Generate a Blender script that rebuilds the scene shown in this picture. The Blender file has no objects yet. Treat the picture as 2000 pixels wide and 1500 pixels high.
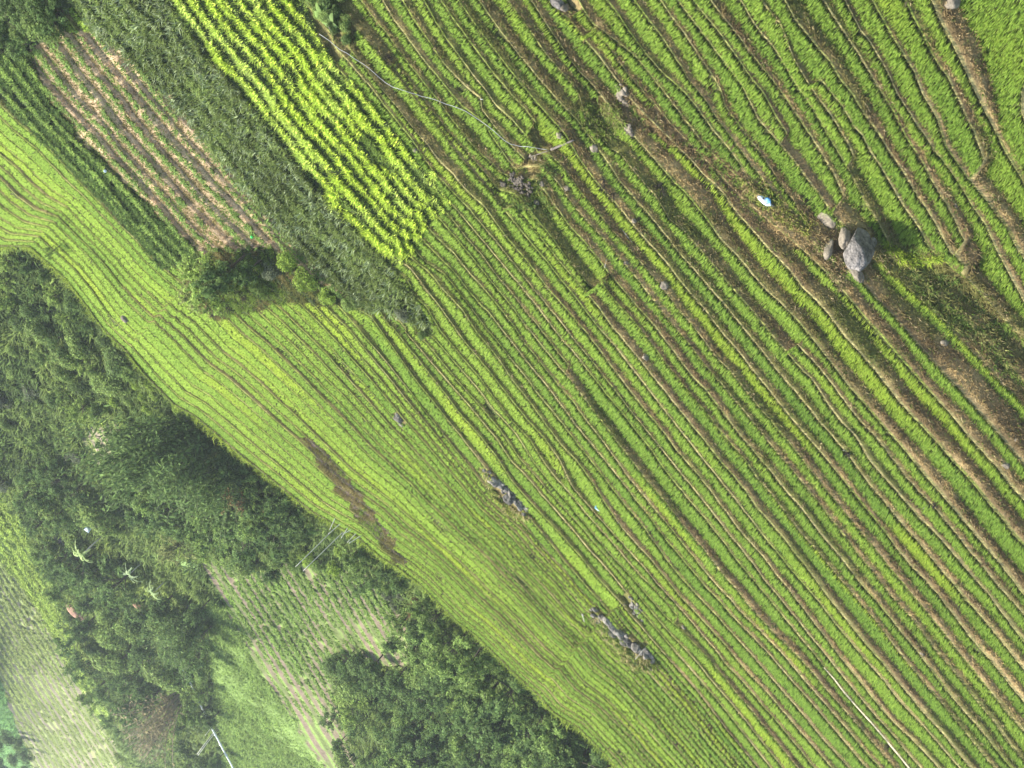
import bpy, math, random
import numpy as np

SC = bpy.context.scene
COL = SC.collection
rng = np.random.default_rng(11)
random.seed(5)

# ------------------------------------------------------------------ camera model
# The photograph is a hillside view taken with the phone rolled: the horizontal of the place runs
# from the upper left to the lower right of the picture.  (r, v) = pixels to the right / upward in the place.
FPX = 2400.0
HORIZ = 1300.0
PIT = math.atan2(HORIZ, FPX)
SP, CP = math.sin(PIT), math.cos(PIT)
HC = 50.0
UX, UY = -0.69, 0.7238

def to_rv(x, y):
    dx = np.asarray(x, float) - 1000.0
    dy = np.asarray(y, float) - 750.0
    return (-UY * dx + UX * dy, UX * dx + UY * dy)

def to_xy(r, v):
    return (1000.0 - UY * r + UX * v, 750.0 + UX * r + UY * v)

def ray(r, v):
    r = np.asarray(r, float); v = np.asarray(v, float)
    return r, FPX * CP + v * SP, -FPX * SP + v * CP

def tand(r, v):                      # tangent of the depression angle, and the horizontal unit direction
    a, b, c = ray(r, v)
    h = np.sqrt(a * a + b * b)
    return -c / h, a / h, b / h

# ------------------------------------------------------------------ terrace edges (bund lines), near to far
# name : (start flag, end flag, points)   e = runs on, x = terrace ends there, i = undefined beyond
T = {}
def line(name, flags, s):
    p = [tuple(float(q) for q in w.split(',')) for w in s.split()]
    T[name] = (flags, p)
ORDER = ('A0 L0 L1 L2 L3 L4 L5 L6 L7c L7 L8 L9 L10 L11 L12 L13 L14 L15 L16 L17 L18 L19 M3n N1 N2 N2b Oa O1 Ob O2 O3 O4 O4b O4c O5 O6 O7 O7b '
         'O8 O9 O10 O11 O12 O13 O14 O15 O16 O17 O18 O19 O20 O21 X1 X2 X3 X4 X5 X6 X7 X8 X9 X10 X11 X12 X13 X14 X15 X16 X17 X18 X19 X20 CR').split()
line('A0', 'ee', '2080,-40 2090,60 2110,200')
line('L0', 'ee', '2030,-60 2034,40 2012,140 1997,172 1996,215 2012,255 2050,330')
line('L1', 'ee', '1823,0 1840,40 1860,80 1880,120 1907,180 1927,220 1950,263 1967,297 2000,353')
line('L2', 'ex', '1770,0 1787,33 1807,70 1827,110 1853,147 1873,187 1890,227 1907,260 1925,312')
line('L3', 'ee', '1707,0 1723,30 1743,67 1767,103 1790,143 1803,180 1820,207 1833,230 1848,285 1873,320 1893,350 1917,377 1943,410 1967,443 1993,493')
line('L4', 'ee', '1653,0 1667,30 1680,57 1700,80 1712,100 1725,122 1742,155 1752,180 1768,204 1778,218 1790,240 1807,263 1830,297 1853,323 1873,353 1900,400 1927,437 1950,490 1987,560')
line('L5', 'ex', '1613,0 1630,30 1650,60 1680,105 1712,159 1750,220 1770,263 1800,310 1823,353 1847,393 1867,430 1885,470')
line('L6', 'ex', '1537,0 1553,33 1580,67 1603,97 1623,120 1643,150 1667,183 1690,220 1710,247 1733,287 1763,330 1787,370 1807,400 1833,443 1860,493 1885,520')
line('L7c', 'xe', '1600,150 1623,177 1647,207 1673,250 1687,263 1703,293 1727,333 1747,367 1770,407 1797,443 1817,483 1853,513 1887,543 1917,573 1950,610 1980,640 2000,660')
line('L7', 'ex', '1490,0 1507,23 1525,43 1553,120 1567,140 1580,160 1597,187 1620,217 1637,243 1657,277 1670,305')
line('L8', 'ee', '1450,0 1467,33 1487,60 1507,83 1520,100 1547,150 1573,187 1597,223 1617,263 1637,293 1657,327 1673,360 1687,387 1707,420 1727,457 1750,500 1850,590 1930,668 1973,717 2000,747')
line('L9', 'ex', '1390,0 1413,30 1437,60 1460,90 1483,120 1507,150 1533,187 1560,227 1587,267 1607,297 1630,337 1650,383')
line('L10', 'ex', '1357,0 1380,30 1407,63 1437,103 1463,143 1490,177 1513,217 1540,263')
line('L11', 'ee', '1327,0 1340,20 1367,53 1390,83 1407,107 1427,133 1450,163 1467,197 1483,230 1520,273 1547,307 1573,340 1600,377 1630,420 1713,500 1747,533 1780,567 1813,597 1847,630 1880,667 1913,700 1950,740 1980,770 2000,793')
line('L12', 'ex', '1293,0 1340,67 1360,97 1380,127 1400,157 1410,177 1418,207 1440,237 1463,267 1487,300 1510,333 1540,377 1567,413 1587,437')
line('L13', 'ex', '1240,0 1271,41 1300,79 1330,125 1347,157 1380,197 1407,240 1440,283 1467,320 1500,360 1540,407')
line('L14', 'ex', '1189,0 1215,35 1237,69 1262,104 1300,145 1340,180 1367,213 1390,247 1413,273 1433,303 1457,337')
line('L15', 'ee', '1132,0 1148,28 1161,47 1246,110 1278,151 1300,180 1340,233 1360,260 1380,287 1500,395 1600,480 1673,537 1700,570 1730,600 1763,637 1797,677 1830,713 1860,747 1893,783 1927,820 1960,860 2000,907')
line('L16', 'xe', '1164,54 1196,98 1227,142 1259,180 1284,208 1310,240 1450,385 1560,480 1617,530 1640,557 1667,590 1693,623 1723,653 1753,690 1780,720 1813,757 1853,800 1887,843 1920,880 1950,913 1973,943 2000,973')
line('L17', 'ee', '1085,15 1117,41 1151,82 1183,123 1215,164 1240,200 1347,307 1373,337 1397,357 1420,383 1443,417 1467,443 1493,473 1520,500 1547,530 1573,563 1593,583 1620,613 1653,657 1687,693 1717,730 1753,777 1787,813 1820,850 1864,900 1884,920 1908,950 1932,980 1956,1008 1980,1040 2000,1062')
line('L18', 'ee', '1040,0 1063,37 1083,67 1107,103 1133,140 1160,167 1180,190 1233,255 1260,287 1287,317 1320,355 1340,373 1360,397 1383,427 1407,463 1443,500 1473,537 1500,567 1527,590 1557,623 1587,657 1623,707 1657,750 1690,787 1717,820 1753,860 1787,900 1808,926 1832,954 1856,982 1880,1012 1904,1040 1928,1070 1956,1102 1980,1132 2000,1158')
line('M3n', 'xe', '1557,670 1587,700 1617,737 1640,767 1673,810 1707,847 1750,900 1772,930 1796,956 1820,982 1844,1012 1872,1044 1900,1080 1924,1108 1952,1144 1980,1174 2000,1196')
line('L19', 'ee', '993,0 1013,30 1037,60 1060,93 1087,127 1110,153 1130,180 1147,240 1173,267 1193,290 1212,300 1236,330 1256,352 1280,380 1307,427 1340,453 1380,500 1417,543 1466,600 1492,632 1516,664 1548,698 1568,722 1586,738 1617,787 1650,827 1673,853 1702,900 1724,926 1752,956 1776,986 1800,1014 1824,1034 1852,1066 1876,1096 1900,1124 1928,1154 1962,1200 1984,1230 2000,1250')
# the short terrace M3n lies between L18 and L19
ORDER.remove('M3n'); ORDER.insert(ORDER.index('L19'), 'M3n')
line('N1', 'ee', '937,0 960,33 987,70 1010,100 1033,127 1060,160 1087,190 1113,217 1133,240 1153,267 1170,290 1193,320 1212,352 1240,384 1268,418 1298,454 1340,507 1377,547 1422,600 1448,632 1472,662 1496,692 1520,722 1552,758 1580,794 1600,820 1627,850 1653,882 1700,944 1728,978 1756,1012 1784,1044 1812,1078 1840,1112 1868,1144 1892,1174 1916,1200 1940,1230 1964,1260 1988,1290 2000,1304')
line('N2', 'ee', '897,0 923,37 947,70 973,103 993,130 1020,163 1043,190 1067,217 1090,243 1107,263 1128,300 1148,330 1166,354 1192,382 1220,414 1248,450 1276,480 1300,508 1340,560 1376,600 1396,628 1420,658 1444,686 1472,722 1500,756 1528,790 1552,822 1580,854 1617,897 1673,967 1700,1000 1724,1030 1752,1068 1780,1102 1804,1128 1832,1158 1864,1200 1888,1232 1912,1260 1936,1288 1960,1318 1980,1344 2000,1368')
line('N2b', 'ex', '863,0 890,40 917,77 943,110 967,143 993,173 1013,197 1030,217 1048,237')
line('O1', 'ee', '830,0 853,43 877,80 900,110 923,143 947,173 973,207 1003,233 1023,257 1037,273 1053,297 1076,302 1096,322 1120,354 1144,386 1172,418 1200,452 1228,482 1260,520 1288,552 1324,600 1350,630 1376,664 1400,696 1428,722 1456,760 1480,790 1508,822 1536,856 1572,900 1588,924 1600,938 1650,1000 1700,1060 1728,1094 1756,1128 1784,1164 1814,1200 1840,1232 1868,1268 1892,1298 1916,1328 1940,1358 1964,1386 1988,1414 2000,1426')
line('Oa', 'xx', '')
line('Ob', 'ex', '787,0 807,33 830,67 850,97 870,123 890,147 907,163 940,190 943,213 967,247 990,273 1013,297 1027,310')
line('O2', 'ee', '750,0 770,37 793,67 817,100 840,130 860,153 887,187 907,207 947,240 963,267 980,290 993,310 1010,330 1030,325 1062,324 1084,348 1104,374 1128,408 1156,440 1184,470 1212,504 1240,538 1268,572 1300,616 1324,646 1352,678 1380,714 1408,746 1436,780 1464,814 1492,848 1534,900 1560,930 1584,960 1600,980 1650,1045 1700,1110 1726,1142 1752,1174 1776,1200 1800,1232 1828,1268 1856,1302 1884,1336 1912,1370 1940,1406 1964,1440 1988,1472 2000,1484')
line('O3', 'ee', '707,0 733,37 760,70 783,103 807,133 830,163 857,197 880,227 900,253 920,280 943,303 963,320 980,337 1010,350 1046,350 1068,374 1088,404 1112,436 1136,464 1160,492 1180,516 1192,534 1216,562 1248,600 1276,630 1300,662 1324,694 1352,730 1380,760 1404,792 1428,824 1452,854 1490,900 1516,930 1540,962 1564,988 1584,1014 1600,1034 1650,1098 1700,1158 1736,1200 1764,1236 1792,1270 1820,1306 1848,1344 1880,1384 1912,1418 1936,1448 1960,1480')
line('O4', 'xx', '773,120 793,147 817,180 847,220 873,253 900,283 927,313 950,340 973,370 1004,378 1014,386 1032,404 1046,422 1062,442 1084,470 1104,498 1128,528 1152,558 1166,568')
line('O4b', 'xe', '1176,550 1192,574 1214,600 1238,626 1260,654 1284,684 1300,708 1326,738 1352,772 1380,804 1404,838 1428,866 1458,900 1480,932 1508,964 1532,996 1556,1026 1580,1056 1600,1078 1650,1138 1702,1200 1730,1236 1760,1274 1792,1314 1820,1348 1848,1382 1876,1416 1910,1458 1940,1496')
line('O4c', 'xe', '1000,396 1020,424 1060,466 1100,516 1140,562 1172,600 1192,630 1216,658 1240,688 1264,716 1286,744 1300,762 1326,796 1352,828 1380,862 1408,900 1432,926 1460,960 1480,990 1504,1018 1532,1052 1560,1086 1584,1116 1600,1138 1650,1204 1700,1266 1730,1300 1760,1338 1788,1370 1812,1398 1850,1440 1890,1490')
line('O5', 'ee', '660,7 700,57 727,90 753,123 777,150 803,183 833,220 860,253 883,287 907,317 933,347 957,373 973,393 1006,432 1028,460 1052,490 1076,518 1100,548 1124,578 1140,600 1164,632 1186,656 1212,688 1236,718 1260,748 1280,776 1300,802 1326,834 1352,868 1378,900 1404,932 1432,968 1460,1002 1488,1040 1512,1070 1540,1104 1568,1138 1600,1174 1650,1238 1700,1298 1728,1328 1756,1366 1780,1392 1812,1426 1840,1458 1872,1496')
line('O6', 'ie', '680,90 703,120 733,157 760,190 787,223 810,253 837,283 860,313 887,340 910,369 945,400 967,429 1000,472 1024,500 1048,530 1072,560 1092,584 1106,600 1124,622 1148,650 1172,680 1196,714 1220,746 1244,776 1264,802 1284,826 1322,876 1342,900 1364,926 1388,956 1412,988 1436,1020 1464,1056 1492,1088 1516,1120 1540,1148 1580,1200 1640,1280 1700,1354 1724,1386 1746,1410 1776,1436 1804,1464 1836,1500')
line('O7', 'ie', '650,80 660,97 693,133 723,167 753,207 783,243 807,273 823,297 847,333 863,350 895,385 920,410 948,445 977,479 1000,508 1020,534 1044,564 1074,600 1100,632 1124,664 1148,694 1172,724 1196,754 1216,780 1240,812 1264,840 1288,870 1312,900 1336,930 1364,962 1388,994 1412,1026 1440,1062 1468,1096 1492,1130 1520,1162 1552,1200 1600,1262 1640,1310 1690,1372 1740,1430 1800,1500')
line('O7b', 'ie', '876,391 907,426 942,467 977,508 1014,552 1053,600 1080,636 1104,666 1128,694 1152,724 1176,756 1200,786 1224,816 1248,846 1272,876 1300,916 1324,946 1350,978 1380,1014 1408,1050 1436,1086 1460,1118 1488,1150 1512,1178 1530,1200 1558,1236 1587,1270 1617,1310 1673,1377 1726,1436 1777,1500')
line('O8', 'ix', '854,400 879,423 907,457 939,495 970,536 1005,577 1023,600 1048,630 1072,662 1094,692 1114,714')
line('O9', 'ie', '831,397 863,429 895,467 926,505 958,546 1003,600 1024,632 1050,662 1072,688 1096,720 1120,748 1144,780 1168,810 1192,842 1216,874 1236,900 1260,932 1300,980 1324,1010 1352,1044 1380,1078 1404,1110 1432,1142 1456,1172 1480,1200 1508,1232 1540,1260 1568,1290 1600,1328 1750,1500')
line('O10', 'ie', '825,429 860,467 891,498 926,539 964,583 1002,633 1024,664 1048,696 1072,728 1096,756 1120,784 1144,818 1170,852 1207,900 1228,930 1252,960 1276,988 1300,1018 1324,1048 1352,1082 1380,1116 1404,1146 1428,1170 1448,1196 1480,1226 1520,1266 1560,1312 1600,1358 1720,1500')
line('O11', 'ie', '810,451 844,486 879,520 917,568 955,609 1000,666 1024,696 1052,732 1076,762 1100,794 1124,826 1148,856 1183,900 1208,930 1232,960 1256,992 1280,1022 1300,1050 1328,1084 1356,1118 1384,1150 1404,1170 1430,1200 1470,1240 1510,1284 1550,1330 1600,1388 1695,1500')
line('O12', 'ie', '795,470 830,510 870,536 904,580 939,624 958,650 1000,700 1024,730 1048,762 1074,794 1100,826 1124,858 1156,900 1180,932 1204,962 1220,984 1246,1012 1272,1046 1300,1088 1328,1124 1360,1158 1400,1200 1440,1246 1480,1290 1520,1336 1560,1384 1600,1430 1660,1500')
line('O13', 'ie', '785,485 803,501 838,530 870,568 904,606 935,650 970,695 1000,738 1040,788 1071,833 1102,874 1128,900 1160,945 1192,996 1216,1030 1248,1066 1280,1100 1326,1160 1364,1200 1396,1236 1428,1272 1464,1314 1500,1352 1540,1400 1580,1446 1628,1500')
line('O14', 'ie', '778,505 806,527 832,561 863,602 891,643 913,673 954,720 992,770 1027,815 1065,856 1096,900 1120,952 1144,980 1172,1012 1188,1030 1220,1064 1260,1108 1300,1158 1340,1200 1368,1234 1396,1266 1420,1296 1452,1332 1480,1366 1512,1402 1548,1444 1590,1498')
line('O15', 'ix', '800,565 835,600 859,641 891,682 929,726 960,770 998,818 1036,858 1062,900 1088,934 1116,964 1144,1000 1168,1028 1192,1054 1224,1090 1252,1122 1280,1150 1300,1172 1325,1200')
line('O16', 'ie', '818,642 850,660 882,698 923,745 964,796 1008,846 1042,900 1070,936 1100,972 1130,1008 1160,1044 1188,1076 1220,1112 1252,1148 1280,1178 1300,1202 1330,1228 1358,1258 1388,1290 1420,1328 1452,1368 1480,1402 1512,1440 1556,1496')
line('O17', 'ie', '815,650 850,688 891,739 932,786 976,837 1020,900 1060,944 1096,986 1132,1024 1164,1060 1194,1096 1224,1132 1260,1180 1280,1202 1340,1268 1400,1338 1460,1410 1530,1500')
line('O18', 'ie', '790,645 850,714 888,758 929,805 973,859 1000,900 1026,926 1060,966 1092,1002 1128,1044 1164,1086 1196,1122 1220,1152 1256,1198 1320,1272 1380,1340 1440,1415 1508,1500')
line('O19', 'ie', '765,635 800,680 850,742 894,799 941,856 976,900 1000,938 1030,972 1066,1012 1100,1046 1136,1088 1172,1132 1208,1170 1232,1202 1300,1278 1360,1348 1420,1424 1482,1500')
line('O20', 'ei', '160,0 213,63 253,100 287,150 320,200 363,247 400,283 440,333 483,390 533,443 575,490 620,530 680,590 726,619 777,691 821,751 868,811 900,850 935,895 975,950 1010,985 1046,1024 1072,1056 1100,1092 1128,1122 1156,1156 1192,1198')
line('O21', 'ei', '135,0 200,83 233,127 267,167 313,217 353,267 393,307 433,353 473,393 517,440 563,493 640,575 700,640 760,712 850,827 882,868 920,915 960,968 1000,1004 1026,1028 1052,1060 1080,1092 1108,1122 1136,1154 1160,1180')
line('X1', 'ei', '110,10 160,73 200,123 247,177 293,233 333,283 373,320 420,373 467,420 520,480')
line('X2', 'ei', '80,10 153,103 187,147 227,193 267,247 307,293 353,343 400,397 443,440 493,490')
line('X3', 'ei', '40,0 110,93 150,147 193,200 233,257 277,303 320,353 367,403 417,453 460,497')
line('X4', 'ei', '0,5 67,90 110,147 150,197 200,247 233,293 277,337 327,387 367,437 417,487')
line('X5', 'ei', '0,55 83,163 127,213 180,263 220,310 267,357 310,407 353,460 383,493')
line('X6', 'ei', '0,93 43,143 87,207 133,257 187,310 240,360 287,413 320,457')
line('X7', 'ei', '0,123 43,180 93,240 143,293 193,343 233,393 273,443')
line('X8', 'ei', '0,167 43,213 83,263 127,300 167,347 213,383 250,430')
line('X9', 'ei', '0,203 40,243 87,280 133,330 177,377 220,423 267,470 293,500 360,560')
CREST = '-40,462 0,482 60,482 100,518 130,545 165,590 200,640 250,690 290,740 340,790 380,812 420,845 460,880 510,920 560,960 610,1000 650,1022 700,1050 740,1085 780,1110 820,1140 850,1170 890,1210 930,1240 970,1280 1010,1320 1050,1355 1080,1390 1130,1420 1170,1460 1200,1490 1215,1510'
line('CR', 'ee', CREST)
ORDER = [n for n in ORDER if n != 'Oa']
NK = len(ORDER)

# columns
R0, R1, DR = -1450.0, 1450.0, 5.0
RC = np.arange(R0, R1 + .1, DR)
NC = len(RC)

def smooth_noise(n, step, amp, g):
    m = int(n / step) + 4
    a = g.normal(0, 1, m)
    t = np.arange(n) / step
    i = t.astype(int); f = t - i
    f = f * f * (3 - 2 * f)
    return amp * (a[i] * (1 - f) + a[i + 1] * f)

V = np.full((NK, NC), np.nan)
ABS = np.zeros((NK, NC), bool)
for k, n in enumerate(ORDER):
    if n not in T or not T[n][1]:
        continue
    fl, pts = T[n]
    r, v = to_rv([p[0] for p in pts], [p[1] for p in pts])
    o = np.argsort(r); r = r[o]; v = v[o]
    rr = [r[0]]; vv = [v[0]]
    for a, b in zip(r[1:], v[1:]):
        if a - rr[-1] > 1.0:
            rr.append(a); vv.append(b)
    rr = np.array(rr); vv = np.array(vv)
    val = np.interp(RC, rr, vv)
    span = rr[-1] - rr[0]
    lo, hi = RC < rr[0], RC > rr[-1]
    def slope(side):
        w = max(120.0, span * .35)
        sel = rr < rr[0] + w if side < 0 else rr > rr[-1] - w
        if sel.sum() < 2: return -.15
        s = np.polyfit(rr[sel], vv[sel], 1)[0]
        return min(max(s, -.34), -.02)
    # flags: first = upper-left end (large r), second = lower-right end (small r)
    for flag, m, side in ((fl[0], hi, 1), (fl[1], lo, -1)):
        if flag == 'e':
            e = rr[0] if side < 0 else rr[-1]; ev = vv[0] if side < 0 else vv[-1]
            val[m] = ev + slope(side) * (RC[m] - e)
        elif flag == 'x':
            val[m] = np.nan; ABS[k, m] = True
        else:
            val[m] = np.nan
    V[k] = val
# fill the undefined (not absent) by index interpolation
for c in range(NC):
    d = np.where(~np.isnan(V[:, c]))[0]
    # drop out-of-order definitions
    keep = []
    last = 1e9
    for k in d[::-1]:
        if V[k, c] < last - 2.5:
            keep.append(k); last = V[k, c]
        else:
            V[k, c] = np.nan
    keep = np.array(keep[::-1])
    need = np.isnan(V[:, c]) & ~ABS[:, c]
    idx = np.where(need)[0]
    if len(keep) >= 2:
        V[idx, c] = np.interp(idx, keep, V[keep, c])
        b = idx[idx < keep[0]]
        V[b, c] = V[keep[0], c] - (keep[0] - b) * 42.0
g = np.random.default_rng(3)
for k in range(NK - 1):
    gap = 14.0
    V[k] += smooth_noise(NC, 9, .5, g) + smooth_noise(NC, 3, .25, g) * (1.0 if k < 45 else .5)
PRES = ~ABS & ~np.isnan(V)
# order / minimum gap
for c in range(NC):
    last = 1e9
    for k in range(NK - 1, -1, -1):
        if not PRES[k, c]: continue
        if V[k, c] > last - 3.0:
            V[k, c] = last - 3.0
        last = V[k, c]

# tread share of each screen gap
ANCH = np.array([(1960, 70, .74), (1850, 200, .56), (1450, 150, .53), (1100, 80, .36), (800, 120, .24), (900, 280, .26), (1200, 330, .30), (1500, 600, .28),
                 (1800, 800, .30), (1400, 900, .38), (1200, 700, .42), (950, 550, .44), (1000, 900, .48), (1700, 1300, .48), (1500, 1300, .5),
                 (800, 800, .58), (1000, 1150, .60), (600, 700, .55), (300, 400, .53), (300, 250, .45), (900, 1200, .6), (500, 850, .6), (600, 250, .66), (450, 150, .6)])
def tread_share(x, y):
    d = (x[..., None] - ANCH[:, 0]) ** 2 + (y[..., None] - ANCH[:, 1]) ** 2
    w = 1 / (d + 60.0 ** 2) ** 1.5
    return (w * ANCH[:, 2]).sum(-1) / w.sum(-1)

TH = math.tan(math.radians(56))
LZ = np.full((NK, NC), np.nan); LH = np.full((NK, NC), np.nan)      # lip height, horizontal distance
RH = np.full((NK, NC), np.nan)                                       # rear of the tread (same height as its lip)
zc = np.full(NC, -16.0); hc = np.zeros(NC); vc = np.full(NC, np.nan); kc = np.full(NC, -1)
ker = np.exp(-.5 * (np.arange(-14, 15) / 5.0) ** 2); ker /= ker.sum()
def smooth(a):
    return np.convolve(np.pad(a, 14, mode='edge'), ker, mode='valid')
g = np.random.default_rng(8)
infr = np.abs(RC) < 1150
for k in range(NK):
    p = PRES[k]
    td, hx, hy = tand(RC, np.where(np.isnan(V[k]), 0, V[k]))
    first = p & (kc < 0)
    zn = np.full(NC, np.nan)
    if first.any():
        zn[first] = -16.0
    nx = p & (kc >= 0)
    if nx.any():
        X, Y = to_xy(RC, (V[k] + np.where(np.isnan(vc), V[k], vc)) / 2)
        rho = 1 - tread_share(X, Y) * np.clip(1 + g.normal(0, .08 if k < 50 else .17) + smooth_noise(NC, 40, .06 if k < 50 else .12, g), .6, 1.5)
        hmax = (HC - zc) / td
        hb = hc + (1 - rho) * (hmax - hc)
        h1 = (HC - zc + hb * TH) / (TH + td)
        z1 = HC - h1 * td
        tgt = np.median(z1[nx & infr]) if (nx & infr).any() else np.nan
        # bend the share so that the edge keeps near its level
        rise_t = np.clip(tgt - zc, 0, 9)
        ht = (HC - (zc + rise_t)) / td
        hb_t = ht - rise_t / TH
        rho_t = 1 - (hb_t - hc) / np.maximum(hmax - hc, 1e-3)
        rho2 = np.clip(rho_t, rho - .14, rho + .14)
        rho2 = np.clip(rho2, .12, .85)
        if ORDER[k] == 'L1': rho2 = rho2 * 0 + .24
        hb = hc + (1 - rho2) * (hmax - hc)
        h1 = (HC - zc + hb * TH) / (TH + td)
        z1 = HC - h1 * td
        zs = np.where(nx, z1, np.nan)
        ii = np.where(nx)[0]
        full = np.interp(np.arange(NC), ii, zs[ii])
        full = smooth(full)
        z1 = np.where(nx, np.maximum(full, zc + .02), np.nan)
        zn = np.where(nx, z1, zn)
        h1 = (HC - z1) / td
        hb = np.minimum(hb, h1 - .03)
        hb = np.maximum(hb, hc + .02)
        RH[kc[nx], np.where(nx)[0]] = hb[nx]
    LZ[k, p] = zn[p]; LH[k, p] = ((HC - zn) / td)[p]
    zc = np.where(p, zn, zc); hc = np.where(p, LH[k], hc); vc = np.where(p, V[k], vc); kc = np.where(p, k, kc)
LASTP = PRES.copy()
# absent terraces collapse on the next edge
for k in range(NK - 2, -1, -1):
    a = ~PRES[k]
    LZ[k, a] = LZ[k + 1, a]; LH[k, a] = LH[k + 1, a]; RH[k, a] = LH[k + 1, a]
    V[k, a] = V[k + 1, a]
RH[NK - 2] = np.maximum(RH[NK - 2], LH[NK - 1] - .12)
RH[NK - 1] = LH[NK - 1] + 1.0

def hpoint(r, v, h, z):
    _, hx, hy = tand(r, v)
    return np.stack([hx * h, hy * h, z + 0 * h], -1)
# ------------------------------------------------------------------ helpers
def S2L(c):                       # sRGB 0-255 -> linear
    return tuple(((x / 255) / 12.92 if x / 255 <= .04045 else ((x / 255 + .055) / 1.055) ** 2.4) for x in c)

def in_poly(x, y, poly, ragged=True):
    x = np.asarray(x, float); y = np.asarray(y, float)
    if ragged:                     # field edges are never ruler straight
        x, y = x + 16 * (fnoise(x * .045, y * .045, 301) - .5) + 7 * (vnoise(x * .16, y * .16, 303) - .5), y + 16 * (fnoise(x * .045, y * .045, 305) - .5) + 7 * (vnoise(x * .16, y * .16, 307) - .5)
    res = np.zeros(x.shape, bool)
    n = len(poly)
    for i in range(n):
        x0, y0 = poly[i]; x1, y1 = poly[(i + 1) % n]
        if y0 == y1: continue
        c = ((y0 > y) != (y1 > y)) & (x < (x1 - x0) * (y - y0) / (y1 - y0) + x0)
        res ^= c
    return res

def P(s):
    return [tuple(float(q) for q in w.split(',')) for w in s.split()]

def vnoise(x, y, seed=0):          # cheap value noise, 0..1, for numpy arrays
    x = np.asarray(x, float); y = np.asarray(y, float)
    xi = np.floor(x).astype(np.int64); yi = np.floor(y).astype(np.int64)
    fx = x - xi; fy = y - yi
    fx = fx * fx * (3 - 2 * fx); fy = fy * fy * (3 - 2 * fy)
    def h(a, b):
        n = (a * 374761393 + b * 668265263 + seed * 1442695041) & 0x7fffffff
        n = ((n ^ (n >> 13)) * 1274126177) & 0x7fffffff
        return ((n ^ (n >> 16)) & 0xffff) / 65535.0
    return (h(xi, yi) * (1 - fx) + h(xi + 1, yi) * fx) * (1 - fy) + (h(xi, yi + 1) * (1 - fx) + h(xi + 1, yi + 1) * fx) * fy

def fnoise(x, y, seed=0):
    return (vnoise(x, y, seed) + .5 * vnoise(x * 2.1, y * 2.1, seed + 1) + .25 * vnoise(x * 4.3, y * 4.3, seed + 2)) / 1.75

def world_to_xy(p):
    p = np.asarray(p, float)
    X = p[..., 0]; Y = p[..., 1]; Z = p[..., 2] - HC
    d = Y * CP - Z * SP
    up = Y * SP + Z * CP
    return to_xy(FPX * X / d, FPX * up / d)

def mesh_obj(name, verts, faces, mats, parent=None, cols=None, smooth=False, link=True, mat_idx=None):
    """faces: list of int arrays (n,3) / (n,4)"""
    me = bpy.data.meshes.new(name)
    verts = np.asarray(verts, np.float32)
    me.vertices.add(len(verts)); me.vertices.foreach_set('co', verts.ravel())
    loops = np.concatenate([np.asarray(f, np.int32).ravel() for f in faces])
    tot = np.concatenate([np.full(len(f), f.shape[1], np.int32) for f in faces])
    start = np.concatenate([[0], np.cumsum(tot)[:-1]]).astype(np.int32)
    me.loops.add(len(loops)); me.loops.foreach_set('vertex_index', loops)
    me.polygons.add(len(tot)); me.polygons.foreach_set('loop_start', start)
    try: me.polygons.foreach_set('loop_total', tot)
    except Exception: pass
    if mat_idx is not None: me.polygons.foreach_set('material_index', np.asarray(mat_idx, np.int32))
    if smooth: me.polygons.foreach_set('use_smooth', np.ones(len(tot), bool))
    me.update(calc_edges=True)
    if cols is not None:
        a = me.color_attributes.new('Col', 'FLOAT_COLOR', 'POINT')
        c4 = np.ones((len(verts), 4), np.float32); c4[:, :3] = cols
        a.data.foreach_set('color', c4.ravel())
    for m in (mats if isinstance(mats, (list, tuple)) else [mats]): me.materials.append(m)
    o = bpy.data.objects.new(name, me)
    if link: COL.objects.link(o)
    if parent is not None: o.parent = parent
    return o

def tag(o, label=None, cat=None, group=None, kind=None):
    if label: o['label'] = label
    if cat: o['category'] = cat
    if group: o['group'] = group
    if kind: o['kind'] = kind
    return o

def empty(name, loc=(0, 0, 0), rz=0.0):
    o = bpy.data.objects.new(name, None); COL.objects.link(o)
    o.location = loc; o.rotation_euler = (0, 0, rz); o.empty_display_size = .3
    return o

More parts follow.
